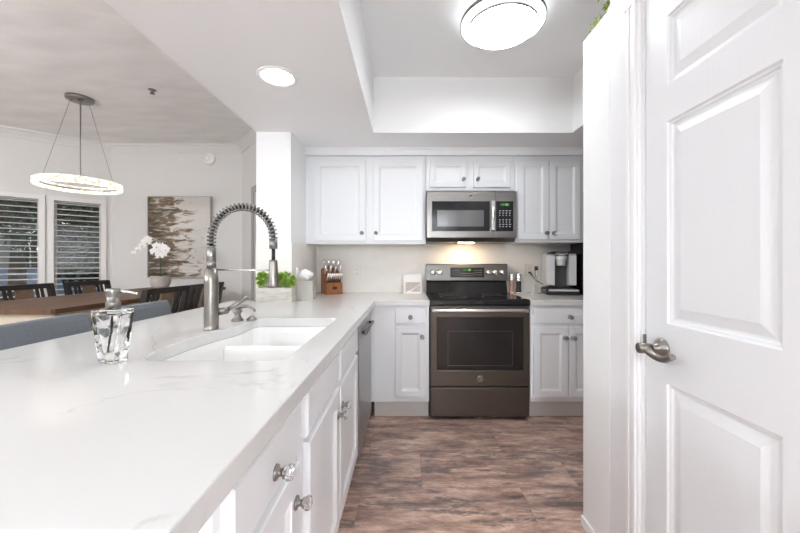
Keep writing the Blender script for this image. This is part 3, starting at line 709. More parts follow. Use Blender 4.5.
# ================================================================== FAUCET
FX, FY = -.837, 1.456
fa = thing('faucet','tall brushed steel spring-neck faucet behind the sink','faucet',(FX,FY,ZT))
MB().lathe([(0,0),(.030,0),(.030,.004),(.0285,.006),(.0285,.02),(.0275,.20),(.0255,.257),(.021,.259),(0,.259)],(FX,FY,ZT),n=36).obj('body','brushed',fa)
MB().lathe([(0,.259),(.0185,.259),(.0185,.285),(.0172,.286),(.0185,.288),(.0185,.345),(.013,.350),(0,.35)],(FX,FY,ZT),n=32).obj('neck','steel',fa)
path = [Vector((FX,FY,1.255)),Vector((FX,FY,1.28))]
for i in range(33):
    a_ = PI-PI*i/32; path.append(Vector((FX+.132+.132*math.cos(a_),FY,1.302+.132*math.sin(a_))))
path.append(Vector((FX+.264,FY,1.29)))
MB().tube(path,.0085,12).obj('hose','black_plastic',fa)
# spring coil around the hose
def coil(path, R, pitch, r):
    seg = [0]
    for i in range(1,len(path)): seg.append(seg[-1]+(path[i]-path[i-1]).length)
    tot = seg[-1]; N_ = int(tot/pitch*14); pts = []
    for i in range(N_+1):
        s_ = tot*i/N_; k_ = max(j for j in range(len(seg)) if seg[j] <= s_+1e-9); k_ = min(k_, len(path)-2)
        t_ = (s_-seg[k_])/max(1e-9,seg[k_+1]-seg[k_]); p = path[k_].lerp(path[k_+1],t_); d = (path[k_+1]-path[k_]).normalized()
        a_ = Vector((0,1,0)); b_ = d.cross(a_); an = 2*PI*s_/pitch
        pts.append(p+a_*math.cos(an)*R+b_*math.sin(an)*R)
    return pts
MB().tube(coil(path,.0155,.0158,.003),.0034,7).obj('spring','steel',fa)
ex = FX+.264
MB().lathe([(0,0),(.016,0),(.0165,-.02),(.0165,-.04),(0,-.04)],(ex,FY,1.295),n=28).obj('collar','steel',fa)
MB().cyl((ex,FY,1.256),(ex,FY,1.205),.0075,.0075,14).obj('connector','black_plastic',fa)
MB().lathe([(0,0),(.0155,0),(.0165,-.01),(.0185,-.06),(.0225,-.105),(.0225,-.118),(.018,-.12),(0,-.12)],(ex,FY,1.208),n=32).obj('spray_head','brushed',fa)
MB().cyl((FX+.02,FY,1.166),(ex-.014,FY,1.163),.0035,.0035,10).obj('docking_arm','steel_light',fa)
lv = MB().cyl((FX+.02,FY+.01,.985),(FX+.062,FY+.02,.992),.016,.015,20)
lv.tube([(FX+.055,FY+.018,.992),(FX+.085,FY+.03,1.012),(FX+.135,FY+.045,1.045)],[.009,.0095,.008],12)
lv.obj('lever','brushed',fa)
sdx, sdy = -.83, 1.665
dp = thing('soap_dispenser','short dark nickel soap dispenser with curved spout beside the faucet','soap dispenser',(sdx,sdy,ZT))
MB().lathe([(0,0),(.027,0),(.027,.006),(.021,.012),(.016,.02),(.015,.034),(.022,.042),(.022,.052),(.012,.058),(.009,.066),(0,.068)],(sdx,sdy,ZT),n=26).obj('base','nickel',dp)
MB().tube([(sdx-.006,sdy,.972),(sdx+.02,sdy,.984),(sdx+.05,sdy,.985),(sdx+.078,sdy,.972),(sdx+.084,sdy,.958)],[.009,.010,.008,.0065,.006],12).obj('spout','nickel',dp)
tag(MB().lathe([(0,0),(.024,0),(.024,.006),(.015,.012),(.008,.02),(0,.022)],(-.772,1.69,ZT),n=24).obj('hole_cover','nickel'),'small low metal hole cover between soap dispenser and sink','hole cover')

# glass soap bottle in the foreground
bx_, by_ = -.838, .972
sb = thing('soap_bottle','clear faceted glass pump bottle standing on the peninsula counter','soap bottle',(bx_,by_,ZT))
def taper(mb, c, levels, n=4):
    vs = []
    for (z,wx,wy,tw) in levels:
        for i in range(n):
            sx, sy = ((-1,-1),(1,-1),(1,1),(-1,1))[i]; x = sx*wx/2; y = sy*wy/2; a_ = math.radians(tw)
            vs.append((c[0]+x*math.cos(a_)-y*math.sin(a_), c[1]+x*math.sin(a_)+y*math.cos(a_), z))
    m_ = len(levels); fs = [(k_*4+i,k_*4+(i+1)%4,(k_+1)*4+(i+1)%4,(k_+1)*4+i) for k_ in range(m_-1) for i in range(4)]+[(3,2,1,0),((m_-1)*4,(m_-1)*4+1,(m_-1)*4+2,(m_-1)*4+3)]
    return mb.add(vs, fs)
g1 = MB(); taper(g1,(bx_,by_),[(ZT+.001,.048,.036,-12),(ZT+.004,.052,.040,-12),(ZT+.05,.060,.044,-3),(ZT+.10,.069,.048,5),(ZT+.146,.078,.052,8),(ZT+.150,.075,.049,8)])
gi = MB(); taper(gi,(bx_,by_),[(ZT+.030,.028,.022,10),(ZT+.08,.046,.030,2),(ZT+.136,.062,.038,8),(ZT+.139,.03,.03,8)])
gg = g1.obj('bottle','glass',sb)
# cavity: inner surface flipped as part of the same glass
vs0 = gi; inner = vs0.obj('cavity','glass',sb); inner.data.flip_normals()
inner.name = 'inner_wall'
p_ = MB().lathe([(0,.150),(.0175,.150),(.0175,.168),(.017,.170),(.0135,.171),(.0135,.184),(.0130,.185),(.0165,.187),(.0165,.206),(.015,.2085),(0,.209)],(bx_,by_,ZT),n=32).obj('pump','steel',sb)
MB().tube([(bx_+.012,by_,ZT+.200),(bx_+.038,by_+.004,ZT+.199),(bx_+.062,by_+.008,ZT+.193)],[.005,.004,.003],10).obj('spout','chrome',sb)
MB().cyl((bx_,by_,ZT+.13),(bx_-.008,by_,ZT+.03),.003,.003,10).obj('dip_tube','paper',sb)

# ================================================================== COUNTER ITEMS
# planter
pl = thing('planter','whitewashed wooden box of bright green plants on the counter before the column','planter',(-.958,2.49,ZT))
b = MB(); x0,x1,y0,y1,z0,z1 = -1.087,-.832,2.447,2.545,ZT,ZT+.104
b.box(x0,x1,y0,y0+.012,z0,z1,.002); b.box(x0,x1,y1-.012,y1,z0,z1,.002); b.box(x0,x0+.012,y0+.012,y1-.012,z0,z1,.002); b.box(x1-.012,x1,y0+.012,y1-.012,z0,z1,.002); b.box(x0+.012,x1-.012,y0+.012,y1-.012,z0,z0+.012)
b.box(x0+.03,x1-.03,y0-.003,y0,z0+.03,z0+.038); b.box(x0+.03,x1-.03,y0-.003,y0,z1-.032,z1-.024); b.box(x0+.03,x0+.037,y0-.003,y0,z0+.038,z1-.032); b.box(x1-.037,x1-.03,y0-.003,y0,z0+.038,z1-.032)
b.obj('box','whitewash',pl)
MB().box(x0+.012,x1-.012,y0+.012,y1-.012,z0+.012,z1-.02).obj('soil','soil',pl)
fo = MB()
for k_ in range(60):
    cx_ = random.uniform(x0+.0,x1-.0); cy_ = random.uniform(y0+.01,y1-.02); ht = random.uniform(.02,.105)
    c_ = Vector((cx_,cy_,z1+ht-.012)); fo.tube([(cx_,cy_,z1-.02),c_],.0018,5)
    for i in range(24):
        th = random.uniform(0,2*PI); el = random.uniform(-.4,1.3); d = Vector((math.cos(th)*math.cos(el),math.sin(th)*math.cos(el)*.6,math.sin(el)))
        fo.leaf(c_, d, random.uniform(.022,.036), random.uniform(.010,.016), Vector((random.uniform(-.5,.5),random.uniform(-.5,.5),1)))
fo.obj('foliage','leaf',pl, recalc=False)
# tissue box
tb = thing('tissue_box','square taupe tissue box with a white tissue sticking out','tissue box',(-.795,2.635,ZT))
R_ = Matrix.Translation((-.792,2.640,ZT)) @ Matrix.Rotation(math.radians(6),4,'Z')
b = MB().box(-.068,.068,-.068,.068,0,.144,.004,R_)
b.obj('box','tissue_box',tb)
b = MB().lathe([(.036,.1441),(.030,.1462),(.026,.1462),(.026,.1441)],(-.792,2.640,ZT),n=24,closed=True); b.obj('opening_rim','kick',tb)
b = MB(); nn = 26; vs = []
for (r,z) in ((.018,.143),(.030,.156),(.050,.176),(.050,.194),(.028,.212),(.002,.226)):
    for i in range(nn):
        t_ = 2*PI*i/nn; rr_ = r*(1+.30*math.sin(3*t_+z*70)); vs.append((-.792+rr_*math.cos(t_)*1.05,2.640+rr_*math.sin(t_)*.55,ZT+z+.010*math.sin(2*t_+1)*(z-.14)/.08))
b.add(vs,[(k_*nn+i,k_*nn+(i+1)%nn,(k_+1)*nn+(i+1)%nn,(k_+1)*nn+i) for k_ in range(5) for i in range(nn)],True); b.obj('tissue','paper',tb)
# knife block
kb = thing('knife_block','reddish wood knife block full of steel-handled knives on the back counter','knife block',(-.70,3.12,ZT))
R_ = Matrix.Translation((-.694,3.12,ZT)) @ Matrix.Rotation(math.radians(32),4,'Z')
fnk = lambda u,v,w_: R_ @ Vector((w_, u, v))
b = MB().prism([(-.075,0),(.095,0),(.095,.225),(.06,.235),(-.01,.155),(-.01,.105),(-.075,.105)], fnk, -.072, .072)
b.obj('block','block_wood',kb)
for i in range(8):
    x = -.063+i*.018; h0 = Vector((x,-.045,.105)); h1 = h0+Vector((.004,-.036,.085))
    MB().tube([R_@h0,R_@(h0.lerp(h1,.5)+Vector((0,.002,0))),R_@h1],[.0065,.0075,.0085],8).obj('steak_knife','steel_light',kb)
for i in range(8):
    x = -.055+(i%4)*.037; y = .005+.05*(i//4); z = .16+.05*(i//4)
    h0 = Vector((x,y,z)); h1 = h0+Vector((.012*(i%4-1.5),-.05,.098))
    MB().tube([R_@h0,R_@(h0.lerp(h1,.5)+Vector((0,.004,0))),R_@h1],[.0095,.0115,.0125],10).obj('knife','steel_light',kb)
MB().box(-.02,.02,-.077,-.0755,.045,.07,0,R_).obj('stamp_mark','wood_dark',kb)
# napkin holder
nh = thing('napkin_holder','white square napkin holder with a diagonal cut-out, left of the range','napkin holder',(.038,3.20,ZT))
x0,x1 = -.044,.126
b = MB().prism([(x0,ZT),(x1,ZT),(x1,ZT+.176),(x0,ZT+.176)], XZ(3.150), 0, .006, [[(x0+.022,ZT+.016),(x0+.022,ZT+.104),(x1-.012,ZT+.104),(x1-.012,ZT+.016)]])
b.prism([(x0+.014,ZT+.006),(x1-.05,ZT+.060),(x1-.012,ZT+.095),(x1-.012,ZT+.083),(x0+.05,ZT+.008)], XZ(3.1495), 0, .005)
b.box(x0,x1,3.156,3.214,ZT,ZT+.006,.001); b.box(x0,x1,3.214,3.220,ZT,ZT+.176,.001)
b.obj('holder','plate_white',nh)
MB().box(x0+.006,x1-.006,3.160,3.210,ZT+.007,ZT+.165,.004).obj('napkins','napkin',nh)
# outlets
def outlet(T, c, fn, almond=False, w=.070, h=.117):
    MB().slab(-w/2,w/2,-h/2,h/2,.006,fn,(),(),.002).obj('cover_plate','plate_almond' if almond else 'plate_white',T)
    for s_ in (-1,1):
        o = MB().slab(-.017,.017,s_*.021-.014,s_*.021+.014,.002,lambda u,v,w_: fn(u,v,w_-.002),(),(),.001).obj('socket','plate_almond' if almond else 'plate_white',T)
        sl = MB()
        for q in (-.007,.005): sl.slab(q,q+.002,s_*.021-.004,s_*.021+.006,.001,lambda u,v,w_: fn(u,v,w_-.0025),(),(),.0003)
        sl.obj('slot','black_plastic',o)
def mkoutlet(x,z,label,almond=False):
    T = thing('wall_outlet',label,'outlet',(x,YW-.01,z),'outlets on the backsplash')
    outlet(T,None,lambda u,v,w_: Vector((x+u,YW-.0165+w_,z+v)),almond)
mkoutlet(-.487,1.112,'white outlet on the backsplash between knife block and napkin holder')
mkoutlet(1.155,1.125,'almond outlet on the backsplash left of the coffee maker',True)
T = thing('light_switch','white switch plate on the side of the column above the tissue box','light switch',(-.872,2.70,1.105))
fs_ = lambda u,v,w_: Vector((-.8655-w_,2.715+u,1.105+v))
MB().slab(-.037,.037,-.058,.058,.006,fs_,(),(),.002).obj('cover_plate','plate_white',T)
MB().slab(-.017,.017,-.033,.033,.004,lambda u,v,w_: fs_(u,v,w_-.004),(),(),.001).obj('rocker','plate_white',T)
# shakers
def mill(x,y,m,label):
    T = thing('spice_mill',label,'spice mill',(x,y,ZT),'salt and pepper mills')
    MB().lathe([(0,0),(.025,0),(.026,.004),(.022,.03),(.020,.06),(.021,.095),(.0215,.11),(0,.11)],(x,y,ZT),n=24).obj('jar',m,T)
    MB().lathe([(0,.110),(.0235,.110),(.0245,.114),(.0245,.150),(.0235,.158),(.020,.185),(.010,.192),(0,.193)],(x,y,ZT),n=24).obj('cap','chrome',T)
    MB().lathe([(.0262,.002),(.0275,.002),(.0275,.010),(.0262,.010)],(x,y,ZT),n=24,closed=True).obj('foot_ring','chrome',T)
mill(.972,3.20,'pink_salt','steel-capped mill of pink salt beside the range')
mill(1.036,3.20,'peppercorn','steel-capped mill of dark peppercorns right of the pink salt')
# milk frother
T = thing('milk_frother','slim steel milk frother standing on a wire stand near the outlet','milk frother',(1.165,3.13,ZT))
b = MB(); b.lathe([(0,0),(.012,0),(.012,.006),(0,.008)],(1.165,3.13,ZT),n=16)
for a_ in (20,140,260):
    q = math.radians(a_); b.tube([(1.165,3.13,ZT+.004),(1.165+.06*math.cos(q),3.13+.05*math.sin(q),ZT+.004)],.003,8)
b.lathe([(.052,.001),(.057,.001),(.057,.006),(.052,.006)],(1.165,3.13,ZT),n=36,closed=True)
b.cyl((1.165,3.13,ZT),(1.165,3.13,ZT+.16),.003,.003,10); b.tube([(1.165,3.13,ZT+.125),(1.185,3.13,ZT+.125),(1.215,3.125,ZT+.130)],.0025,8)
b.obj('stand','chrome',T)
b = MB().lathe([(0,.135),(.009,.137),(.013,.16),(.0155,.22),(.0155,.248),(.010,.256),(0,.257)],(1.168,3.115,ZT),n=22); b.obj('handle','steel_light',T)
MB().lathe([(.0158,.215),(.0162,.215),(.0162,.250),(.0158,.250)],(1.168,3.115,ZT),n=22,closed=True).obj('grip','black_plastic',T)
# coffee maker
T = thing('coffee_maker','silver and black single-cup coffee maker beside the fridge','coffee maker',(1.37,3.08,ZT))
X0,X1 = 1.232,1.508
T.rotation_euler = (0,0,math.radians(-11))
MB().box(X0,X1,2.975,3.24,ZT,ZT+.052,.008).obj('base','black_plastic',T)
MB().box(X0+.02,X1-.01,2.970,2.976,ZT+.034,ZT+.050,.002).obj('base_trim','silver_plastic',T)
MB().box(X0+.05,X1-.05,2.985,3.07,ZT+.053,ZT+.060,.002).obj('drip_grate','grey_plastic',T)
b = MB()
for (a,c_) in ((X0+.012,X0+.080),(X1-.078,X1-.018)): b.prism([(3.02,ZT+.085),(3.23,ZT+.060),(3.23,ZT+.36),(3.06,ZT+.365),(3.02,ZT+.345)], lambda u,v,w_: Vector((w_,u,v)), a, c_)
b.obj('side_column','silver_plastic',T)
MB().box(X0+.080,X1-.078,3.10,3.23,ZT+.060,ZT+.35,.003).obj('back_panel','grey_plastic',T)
MB().box(X0+.050,X1-.056,3.04,3.20,ZT+.368,ZT+.383,.006).box(X0+.080,X1-.078,3.03,3.10,ZT+.345,ZT+.368,.003).obj('lid','black_plastic',T)
MB().lathe([(0,0),(.036,0),(.038,.006),(.044,.05),(.048,.055),(.052,.085),(0,.085)],((X0+X1)/2+.001,3.055,ZT+.258),n=30).obj('brew_head','silver_plastic',T)
MB().box(X0+.082,X1-.080,3.006,3.03,ZT+.348,ZT+.372,.008).obj('handle','chrome',T)
RI = Matrix.Translation((1.37,3.08,0)) @ Matrix.Rotation(math.radians(11),4,'Z') @ Matrix.Translation((-1.37,-3.08,0))
MB().tube([RI @ Vector(p) for p in [(1.155,3.262,1.104),(1.155,3.235,1.104),(1.175,3.22,1.07),(1.205,3.22,1.03),(1.275,3.20,.99)]],[.010,.009,.004,.004,.004],10).obj('power_cord','black_plastic',T)

# ================================================================== RANGE
RX0,RX1 = .168,.924; RC = .546
T = thing('range','slate electric range with black glass cooktop between the base cabinets','range',(RC,2.93,0))
MB().box(RX0,RX1,2.64,3.255,.03,.885,.003).obj('body','slate_dark',T)
for (x,y) in ((RX0+.05,2.69),(RX1-.05,2.69),(RX0+.05,3.2),(RX1-.05,3.2)): MB().cyl((x,y,0),(x,y,.03),.018,.018,12).obj('foot','black_plastic',T)
b = MB().prism([(2.600,.872),(2.596,.880),(2.596,.908),(2.606,.9175),(3.18,.9175),(3.18,.886),(2.64,.886),(2.64,.872)], lambda u,v,w_: Vector((w_,u,v)), RX0-.002, RX1+.002)
ck = b.obj('cooktop','black_gloss',T)
MB().box(RX0+.012,RX1-.012,2.615,3.16,.9176,.9196,.001).obj('glass_top','black_glass',ck)
for (x,y,r) in ((RX0+.20,2.78,.105),(RX1-.20,2.78,.12),(RX0+.19,3.02,.08),(RX1-.19,3.02,.08)):
    MB().lathe([(r,.9197),(r+.003,.9197),(r+.003,.9201),(r,.9201)],(x,y,0),n=48,closed=True).obj('burner_ring','slate_dark',ck)
# backguard
bg_ = MB().prism([(3.165,.905),(3.20,1.03),(3.255,1.03),(3.255,.905)], lambda u,v,w_: Vector((w_,u,v)), RX0+.004, RX1-.004)
bg_.obj('backguard_base','black_gloss',T)
b = MB().prism([(3.172,1.030),(3.168,1.036),(3.182,1.178),(3.190,1.187),(3.255,1.187),(3.255,1.030)], lambda u,v,w_: Vector((w_,u,v)), RX0, RX1)
ctrl = b.obj('control_panel','slate_grey',T); ctrl['label'] = 'grey upright control panel'
fp = lambda u,v,w_: Vector((u,3.1675+.0985*(v-1.036)+w_,v))
MB().slab(RC-.153,RC+.162,1.062,1.152,.003,lambda u,v,w_: fp(u,v,w_-.002),(),(),.001).obj('display','black_glass',ctrl)
def seg7(mb, ch, u, v, s, fn, t=.12):
    S7 = {'0':'abcdef','1':'bc','2':'abged','3':'abgcd','4':'fgbc','5':'afgcd','6':'afgedc','7':'abc','8':'abcdefg','9':'abcdfg',':':'::'}[ch]
    w_, h_ = s*.5, s; k = t*s
    R = {'a':(0,w_,h_-k,h_),'d':(0,w_,0,k),'g':(0,w_,h_/2-k/2,h_/2+k/2),'f':(0,k,h_/2,h_),'e':(0,k,0,h_/2),'b':(w_-k,w_,h_/2,h_),'c':(w_-k,w_,0,h_/2)}
    for c_ in S7:
        if c_ == ':': mb.slab(u+w_*.4,u+w_*.6,v+h_*.25,v+h_*.35,.0004,fn,(),(),.0001); mb.slab(u+w_*.4,u+w_*.6,v+h_*.65,v+h_*.75,.0004,fn,(),(),.0001); continue
        a,b_,c2,d2 = R[c_]; mb.slab(u+a,u+b_,v+c2,v+d2,.0004,fn,(),(),.0001)
    return mb
dg = MB(); 
for i,c_ in enumerate('11:38'): seg7(dg,c_,RC-.035+i*.015,1.122,.018,lambda u,v,w_: fp(u,v,w_-.0026))
dg.obj('clock_digits','green_digit',ctrl)
mk = MB()
for r_ in range(3):
    for c_ in range(4):
        mk.slab(RC-.130+c_*.020,RC-.122+c_*.020,1.085+r_*.02,1.088+r_*.02,.0004,lambda u,v,w_: fp(u,v,w_-.0026),(),(),.0001)
        mk.slab(RC+.066+c_*.020,RC+.076+c_*.020,1.085+r_*.02,1.088+r_*.02,.0004,lambda u,v,w_: fp(u,v,w_-.0026),(),(),.0001)
for c_ in range(6): mk.slab(RC-.045+c_*.018,RC-.037+c_*.018,1.075,1.079,.0004,lambda u,v,w_: fp(u,v,w_-.0026),(),(),.0001); mk.slab(RC-.045+c_*.018,RC-.035+c_*.018,1.095,1.099,.0004,lambda u,v,w_: fp(u,v,w_-.0026),(),(),.0001)
mk.obj('button_markings','print_grey',ctrl)
for px in (433.3,439.8,488.5,495.5,502.3):
    x = (px-408)/342*3.165; p = fp(x,1.107,0)
    b = MB().lathe([(0,0),(.027,0),(.027,.006),(.0225,.009),(.0215,.026),(.019,.029),(0,.029)],p,(0,-1,.1),24)
    b.box(x-.0035,x+.0035,p.y-.034,p.y-.028,1.09,1.129,.001); b.obj('knob','steel_light',ctrl)
# oven door
od = MB().slab(RX0+.002,RX1-.002,.258,.866,.045,XZ(2.592),[(RC-.330,RC+.332,.376,.786)],[(.003,.003),(.004,.0035)],.004).obj('oven_door','slate',T)
MB().slab(RC-.326,RC+.328,.380,.782,.001,XZ(2.594),(),(),.0003).obj('window','oven_glass',od)
wf = MB()
for (a,b_,c_,d) in ((RC-.245,RC+.25,.675,.679),(RC-.245,RC+.25,.415,.419),(RC-.245,RC-.241,.419,.675),(RC+.246,RC+.25,.419,.675)): wf.slab(a,b_,c_,d,.0006,XZ(2.5933),(),(),.0002)
wf.obj('window_outline','slate',od)
b = MB(); pts = []
for i in range(17):
    q = i/16; pts.append((RX0+.022+(RX1-RX0-.044)*q, 2.548-.006*math.sin(PI*q), .840))
b.tube(pts,.0145,14); b.box(RX0+.012,RX0+.042,2.545,2.592,.828,.852,.005); b.box(RX1-.042,RX1-.012,2.545,2.592,.828,.852,.005)
b.obj('handle','steel_light',od)
def emblem(x,y,z,r,parent):
    b = MB().lathe([(0,0),(r,0),(r,.002),(0,.0025)],(x,y,z),(0,-1,0),28); b.obj('emblem_disc','slate',parent)
    s = MB(); s.lathe([(r*.86,.0022),(r,.0022),(r,.0034),(r*.86,.0034)],(x,y,z),(0,-1,0),28,closed=True)
    # four small fans round the rim and a pair of interlaced script letters
    for k_ in range(4):
        a_ = k_*PI/2+PI/4; s.tube([(x+r*.80*math.cos(a_+q),y-.003,z+r*.80*math.sin(a_+q)) for q in (-.35,-.15,.15,.35)],r*.05,6)
    G = [(-.05,.38),(-.28,.45),(-.48,.22),(-.46,-.12),(-.25,-.40),(-.02,-.30),(.02,-.05),(-.18,-.02)]
    E = [(.42,.32),(.22,.45),(.08,.25),(.24,.05),(.10,-.08),(.06,-.32),(.25,-.45),(.46,-.28)]
    for P in (G,E): s.tube([(x+r*a,y-.003,z+r*c_) for a,c_ in P],r*.065,6)
    s.obj('emblem','steel_light',parent)
emblem(RC,2.592,.319,.022,od)
dw = MB().slab(RX0+.002,RX1-.002,.028,.248,.045,XZ(2.594),(),(),.005)
dw.obj('storage_drawer','slate',T)

# ================================================================== MICROWAVE
T = thing('microwave','stainless over-the-range microwave with lit green clock above the range','microwave',(RC,3.06,1.40))
MX0,MX1,MZ0,MZ1 = .156,.918,1.405,1.800; MY = 2.885
MB().box(MX0+.002,MX1-.002,MY+.03,YW-.012,MZ0,MZ1,.003).obj('body','slate_dark',T)
xs = .738
dm = MB().slab(MX0,xs-.002,MZ0+.002,MZ1,.030,XZ(MY),[(MX0+.045,xs-.045,MZ0+.058,MZ1-.082)],[(.002,.002),(.003,.0025)],.004).obj('door','steel',T)
MB().slab(MX0+.047,xs-.047,MZ0+.060,MZ1-.084,.001,XZ(MY+.001),(),(),.0003).obj('glass','black_glass',dm)
MB().slab(MX0+.090,xs-.098,MZ0+.098,MZ1-.160,.0006,XZ(MY+.0003),(),(),.0002).obj('window','micro_window',dm)
hb = MB(); hx_ = xs-.026
hb.tube([(hx_,MY,MZ1-.095),(hx_,MY-.030,MZ1-.10),(hx_,MY-.040,(MZ0+MZ1)/2),(hx_,MY-.030,MZ0+.072),(hx_,MY,MZ0+.067)],.0125,12)
hb.box(hx_-.0155,hx_+.0155,MY-.046,MY-.026,MZ0+.060,MZ1-.085,.006)
hb.obj('handle','steel_light',dm)
cp = MB().slab(xs,MX1,MZ0+.002,MZ1,.030,XZ(MY),(),(),.004).obj('control_panel','steel',T)
MB().slab(xs+.004,MX1-.030,MZ0+.058,MZ1-.084,.002,XZ(MY-.001),(),(),.0005).obj('keypad','black_glass',cp)
MB().slab(xs+.040,MX1-.060,MZ1-.125,MZ1-.100,.0006,XZ(MY-.0014),(),(),.0002).obj('display','leaf_dark',cp)
dg = MB()
for i,c_ in enumerate('11:38'): seg7(dg,c_,xs+.048+i*.012,MZ1-.121,.016,XZ(MY-.0020))
dg.obj('clock_digits','green_digit',cp)
mk = MB()
for r_ in range(9):
    for c_ in range(4): 
        if (r_*c_+r_) % 5: mk.slab(xs+.030+c_*.028,xs+.040+c_*.028+.003*(r_%3),MZ0+.075+r_*.019,MZ0+.081+r_*.019,.0006,XZ(MY-.0016),(),(),.0002)
mk.obj('button_markings','print_grey',cp)
emblem(MX0+.374,MY,MZ1-.038,.014,dm)
MB().prism([(MY+.012,MZ0),(YW-.02,MZ0),(YW-.02,MZ0-.028),(MY+.06,MZ0-.028)], lambda u,v,w_: Vector((w_,u,v)), MX0+.006, MX1-.006).obj('vent_base','slate_dark',T)
MB().box(RC-.09,RC+.04,MY+.16,MY+.22,MZ0-.031,MZ0-.0285).obj('cooktop_lamp','hood_warm',T)

# fridge
T = thing('refrigerator','black refrigerator whose side shows behind the coffee maker','refrigerator',(1.95,2.95,0))
MB().box(1.546,2.36,2.62,3.26,.03,1.82,.006).obj('body','fridge_black',T)
MB().box(1.55,2.355,2.56,2.615,.05,.62,.008).obj('freezer_drawer','fridge_black',T)
for (a,b_) in ((1.55,1.95),(1.956,2.355)):
    o = MB().box(a,b_,2.56,2.615,.63,1.81,.008).obj('door','fridge_black',T)
    q = b_-.03 if a < 1.9 else a+.03
    MB().tube([(q,2.56,.9),(q,2.52,.92),(q,2.52,1.5),(q,2.56,1.52)],.011,10).obj('handle','black_plastic',o)
for (x,y) in ((1.6,2.68),(2.3,2.68),(1.6,3.2),(2.3,3.2)): MB().cyl((x,y,0),(x,y,.03),.02,.02,10).obj('foot','black_plastic',T)

# plant on pantry ledge
T = thing('potted_plant','lime green trailing plant on the ledge at the top of the pantry wall','plant',(.92,1.465,2.206))
MB().lathe([(0,0),(.05,0),(.065,.09),(.060,.092),(.055,.085),(0,.08)],(.925,1.462,2.206),n=24).obj('pot','pot_grey',T)
fo = MB()
for k_ in range(46):
    th = random.uniform(0,2*PI); r = random.uniform(.02,.125); c_ = Vector((.905+r*math.cos(th),1.462+r*.72*math.sin(th),2.206+random.uniform(.02,.26)))
    fo.tube([(.925,1.462,2.29),c_],.0015,4)
    for i in range(16):
        d = Vector((random.gauss(0,1),random.gauss(0,1),random.gauss(0,.8)))
        fo.leaf(c_, d, random.uniform(.022,.036), random.uniform(.012,.018), Vector((random.uniform(-.5,.5),random.uniform(-.5,.5),1)))
for (a_,b_) in (((.86,1.45,2.27),(.792,1.462,2.222)),((.86,1.44,2.26),(.790,1.475,2.205))):
    fo.tube([a_,b_],.0015,4)
    for i in range(7): fo.leaf(Vector(a_).lerp(Vector(b_),.4+.6*i/6), (random.uniform(-1,0),random.uniform(-1,1),random.uniform(-1,.6)), .02,.010)
fo.obj('foliage','leaf_lime',T, recalc=False)

# ================================================================== DINING
# bar stools
def stool(label):
    T = thing('bar_stool',label,'bar stool',(0,0,0),'grey bar stools at the peninsula')
    MB().box(-.20,.20,-.215,.215,.60,.67,.02).obj('seat','fabric_blue',T)
    # back (curved, faces +X)
    b = MB(); n = 14; ring = []
    for (z,t0,dx) in ((.66,.052,.0),(.70,.06,-.008),(.85,.055,-.03),(.94,.045,-.045),(.962,.030,-.048),(.968,.010,-.048)):
        for i in range(n+1): y = -.222+.444*i/n; xc = -.20+dx-.020*(1-(y/.222)**2); ring.append((xc-t0/2,y,z))
        for i in range(n,-1,-1): y = -.222+.444*i/n; xc = -.20+dx-.020*(1-(y/.222)**2); ring.append((xc+t0/2,y,z))
    m_ = 2*(n+1)
    b.add(ring,[(k_*m_+i,k_*m_+(i+1)%m_,(k_+1)*m_+(i+1)%m_,(k_+1)*m_+i) for k_ in range(5) for i in range(m_)]+[tuple(range(m_-1,-1,-1)),tuple(range(5*m_,6*m_))],False)
    b.obj('backrest','fabric_blue',T)
    fr_ = MB().box(-.214,.19,-.195,.195,.575,.60,.004); fr_.obj('seat_frame','wood_dark',T)
    for sx in (-1,1):
        for sy in (-1,1):
            x = .175*sx; y = .185*sy
            MB().tube([(x,y,.58),(x*1.12,y*1.08,0)],[.018,.014],8).obj('leg','wood_dark',T)
    MB().box(-.275,-.262,-.235,.235,.70,.94,.003).obj('back_board','wood_splat',T)
    MB().tube([(.187,-.195,.20),(.187,.195,.20)],.010,8).obj('footrest','nickel',T)
    return T
s1 = stool('grey-blue upholstered bar stool nearest the camera at the peninsula'); s1.location = (-1.225,1.34,0); s1.rotation_euler = (0,0,math.radians(1))
dup(s1,(-1.225,1.885,0),math.radians(3),'grey-blue upholstered bar stool farther along the peninsula, behind the glass soap bottle')
# table
T = thing('dining_table','counter-height dark wood topped dining table on a cream storage base','dining table',(-2.58,3.06,0))
MB().prism([(-3.0,2.085),(-2.985,2.07),(-2.165,2.07),(-2.15,2.085),(-2.15,4.035),(-2.165,4.05),(-2.985,4.05),(-3.0,4.035)], XY, .882,.914).obj('tabletop','wood_table',T)
MB().box(-2.97,-2.18,2.10,4.02,.79,.881,.003).obj('apron','cream_paint',T)
MB().box(-2.74,-2.42,2.22,3.90,.10,.79,.003).obj('storage_base','cream_paint',T)
MB().box(-2.72,-2.44,2.24,3.88,0,.10).obj('plinth','cream_paint',T)
for (x,y) in ((-2.935,2.135),(-2.215,2.135),(-2.935,3.985),(-2.215,3.985)): MB().box(x-.035,x+.035,y-.035,y+.035,0,.79,.004).obj('leg','cream_paint',T)
for (a,b_) in ((2.30,2.95),(3.05,3.82)): MB().slab(a,b_,.16,.74,.018,YZ(-2.402),[(a+.06,b_-.06,.22,.68)],PROFB,.003).obj('door','cream_paint',T)
for (a,b_) in ((-2.73,-2.585),(-2.575,-2.43)): MB().slab(a,b_,.16,.74,.018,XZ(2.202),[(a+.04,b_-.04,.22,.68)],PROFB,.003).obj('door','cream_paint',T)
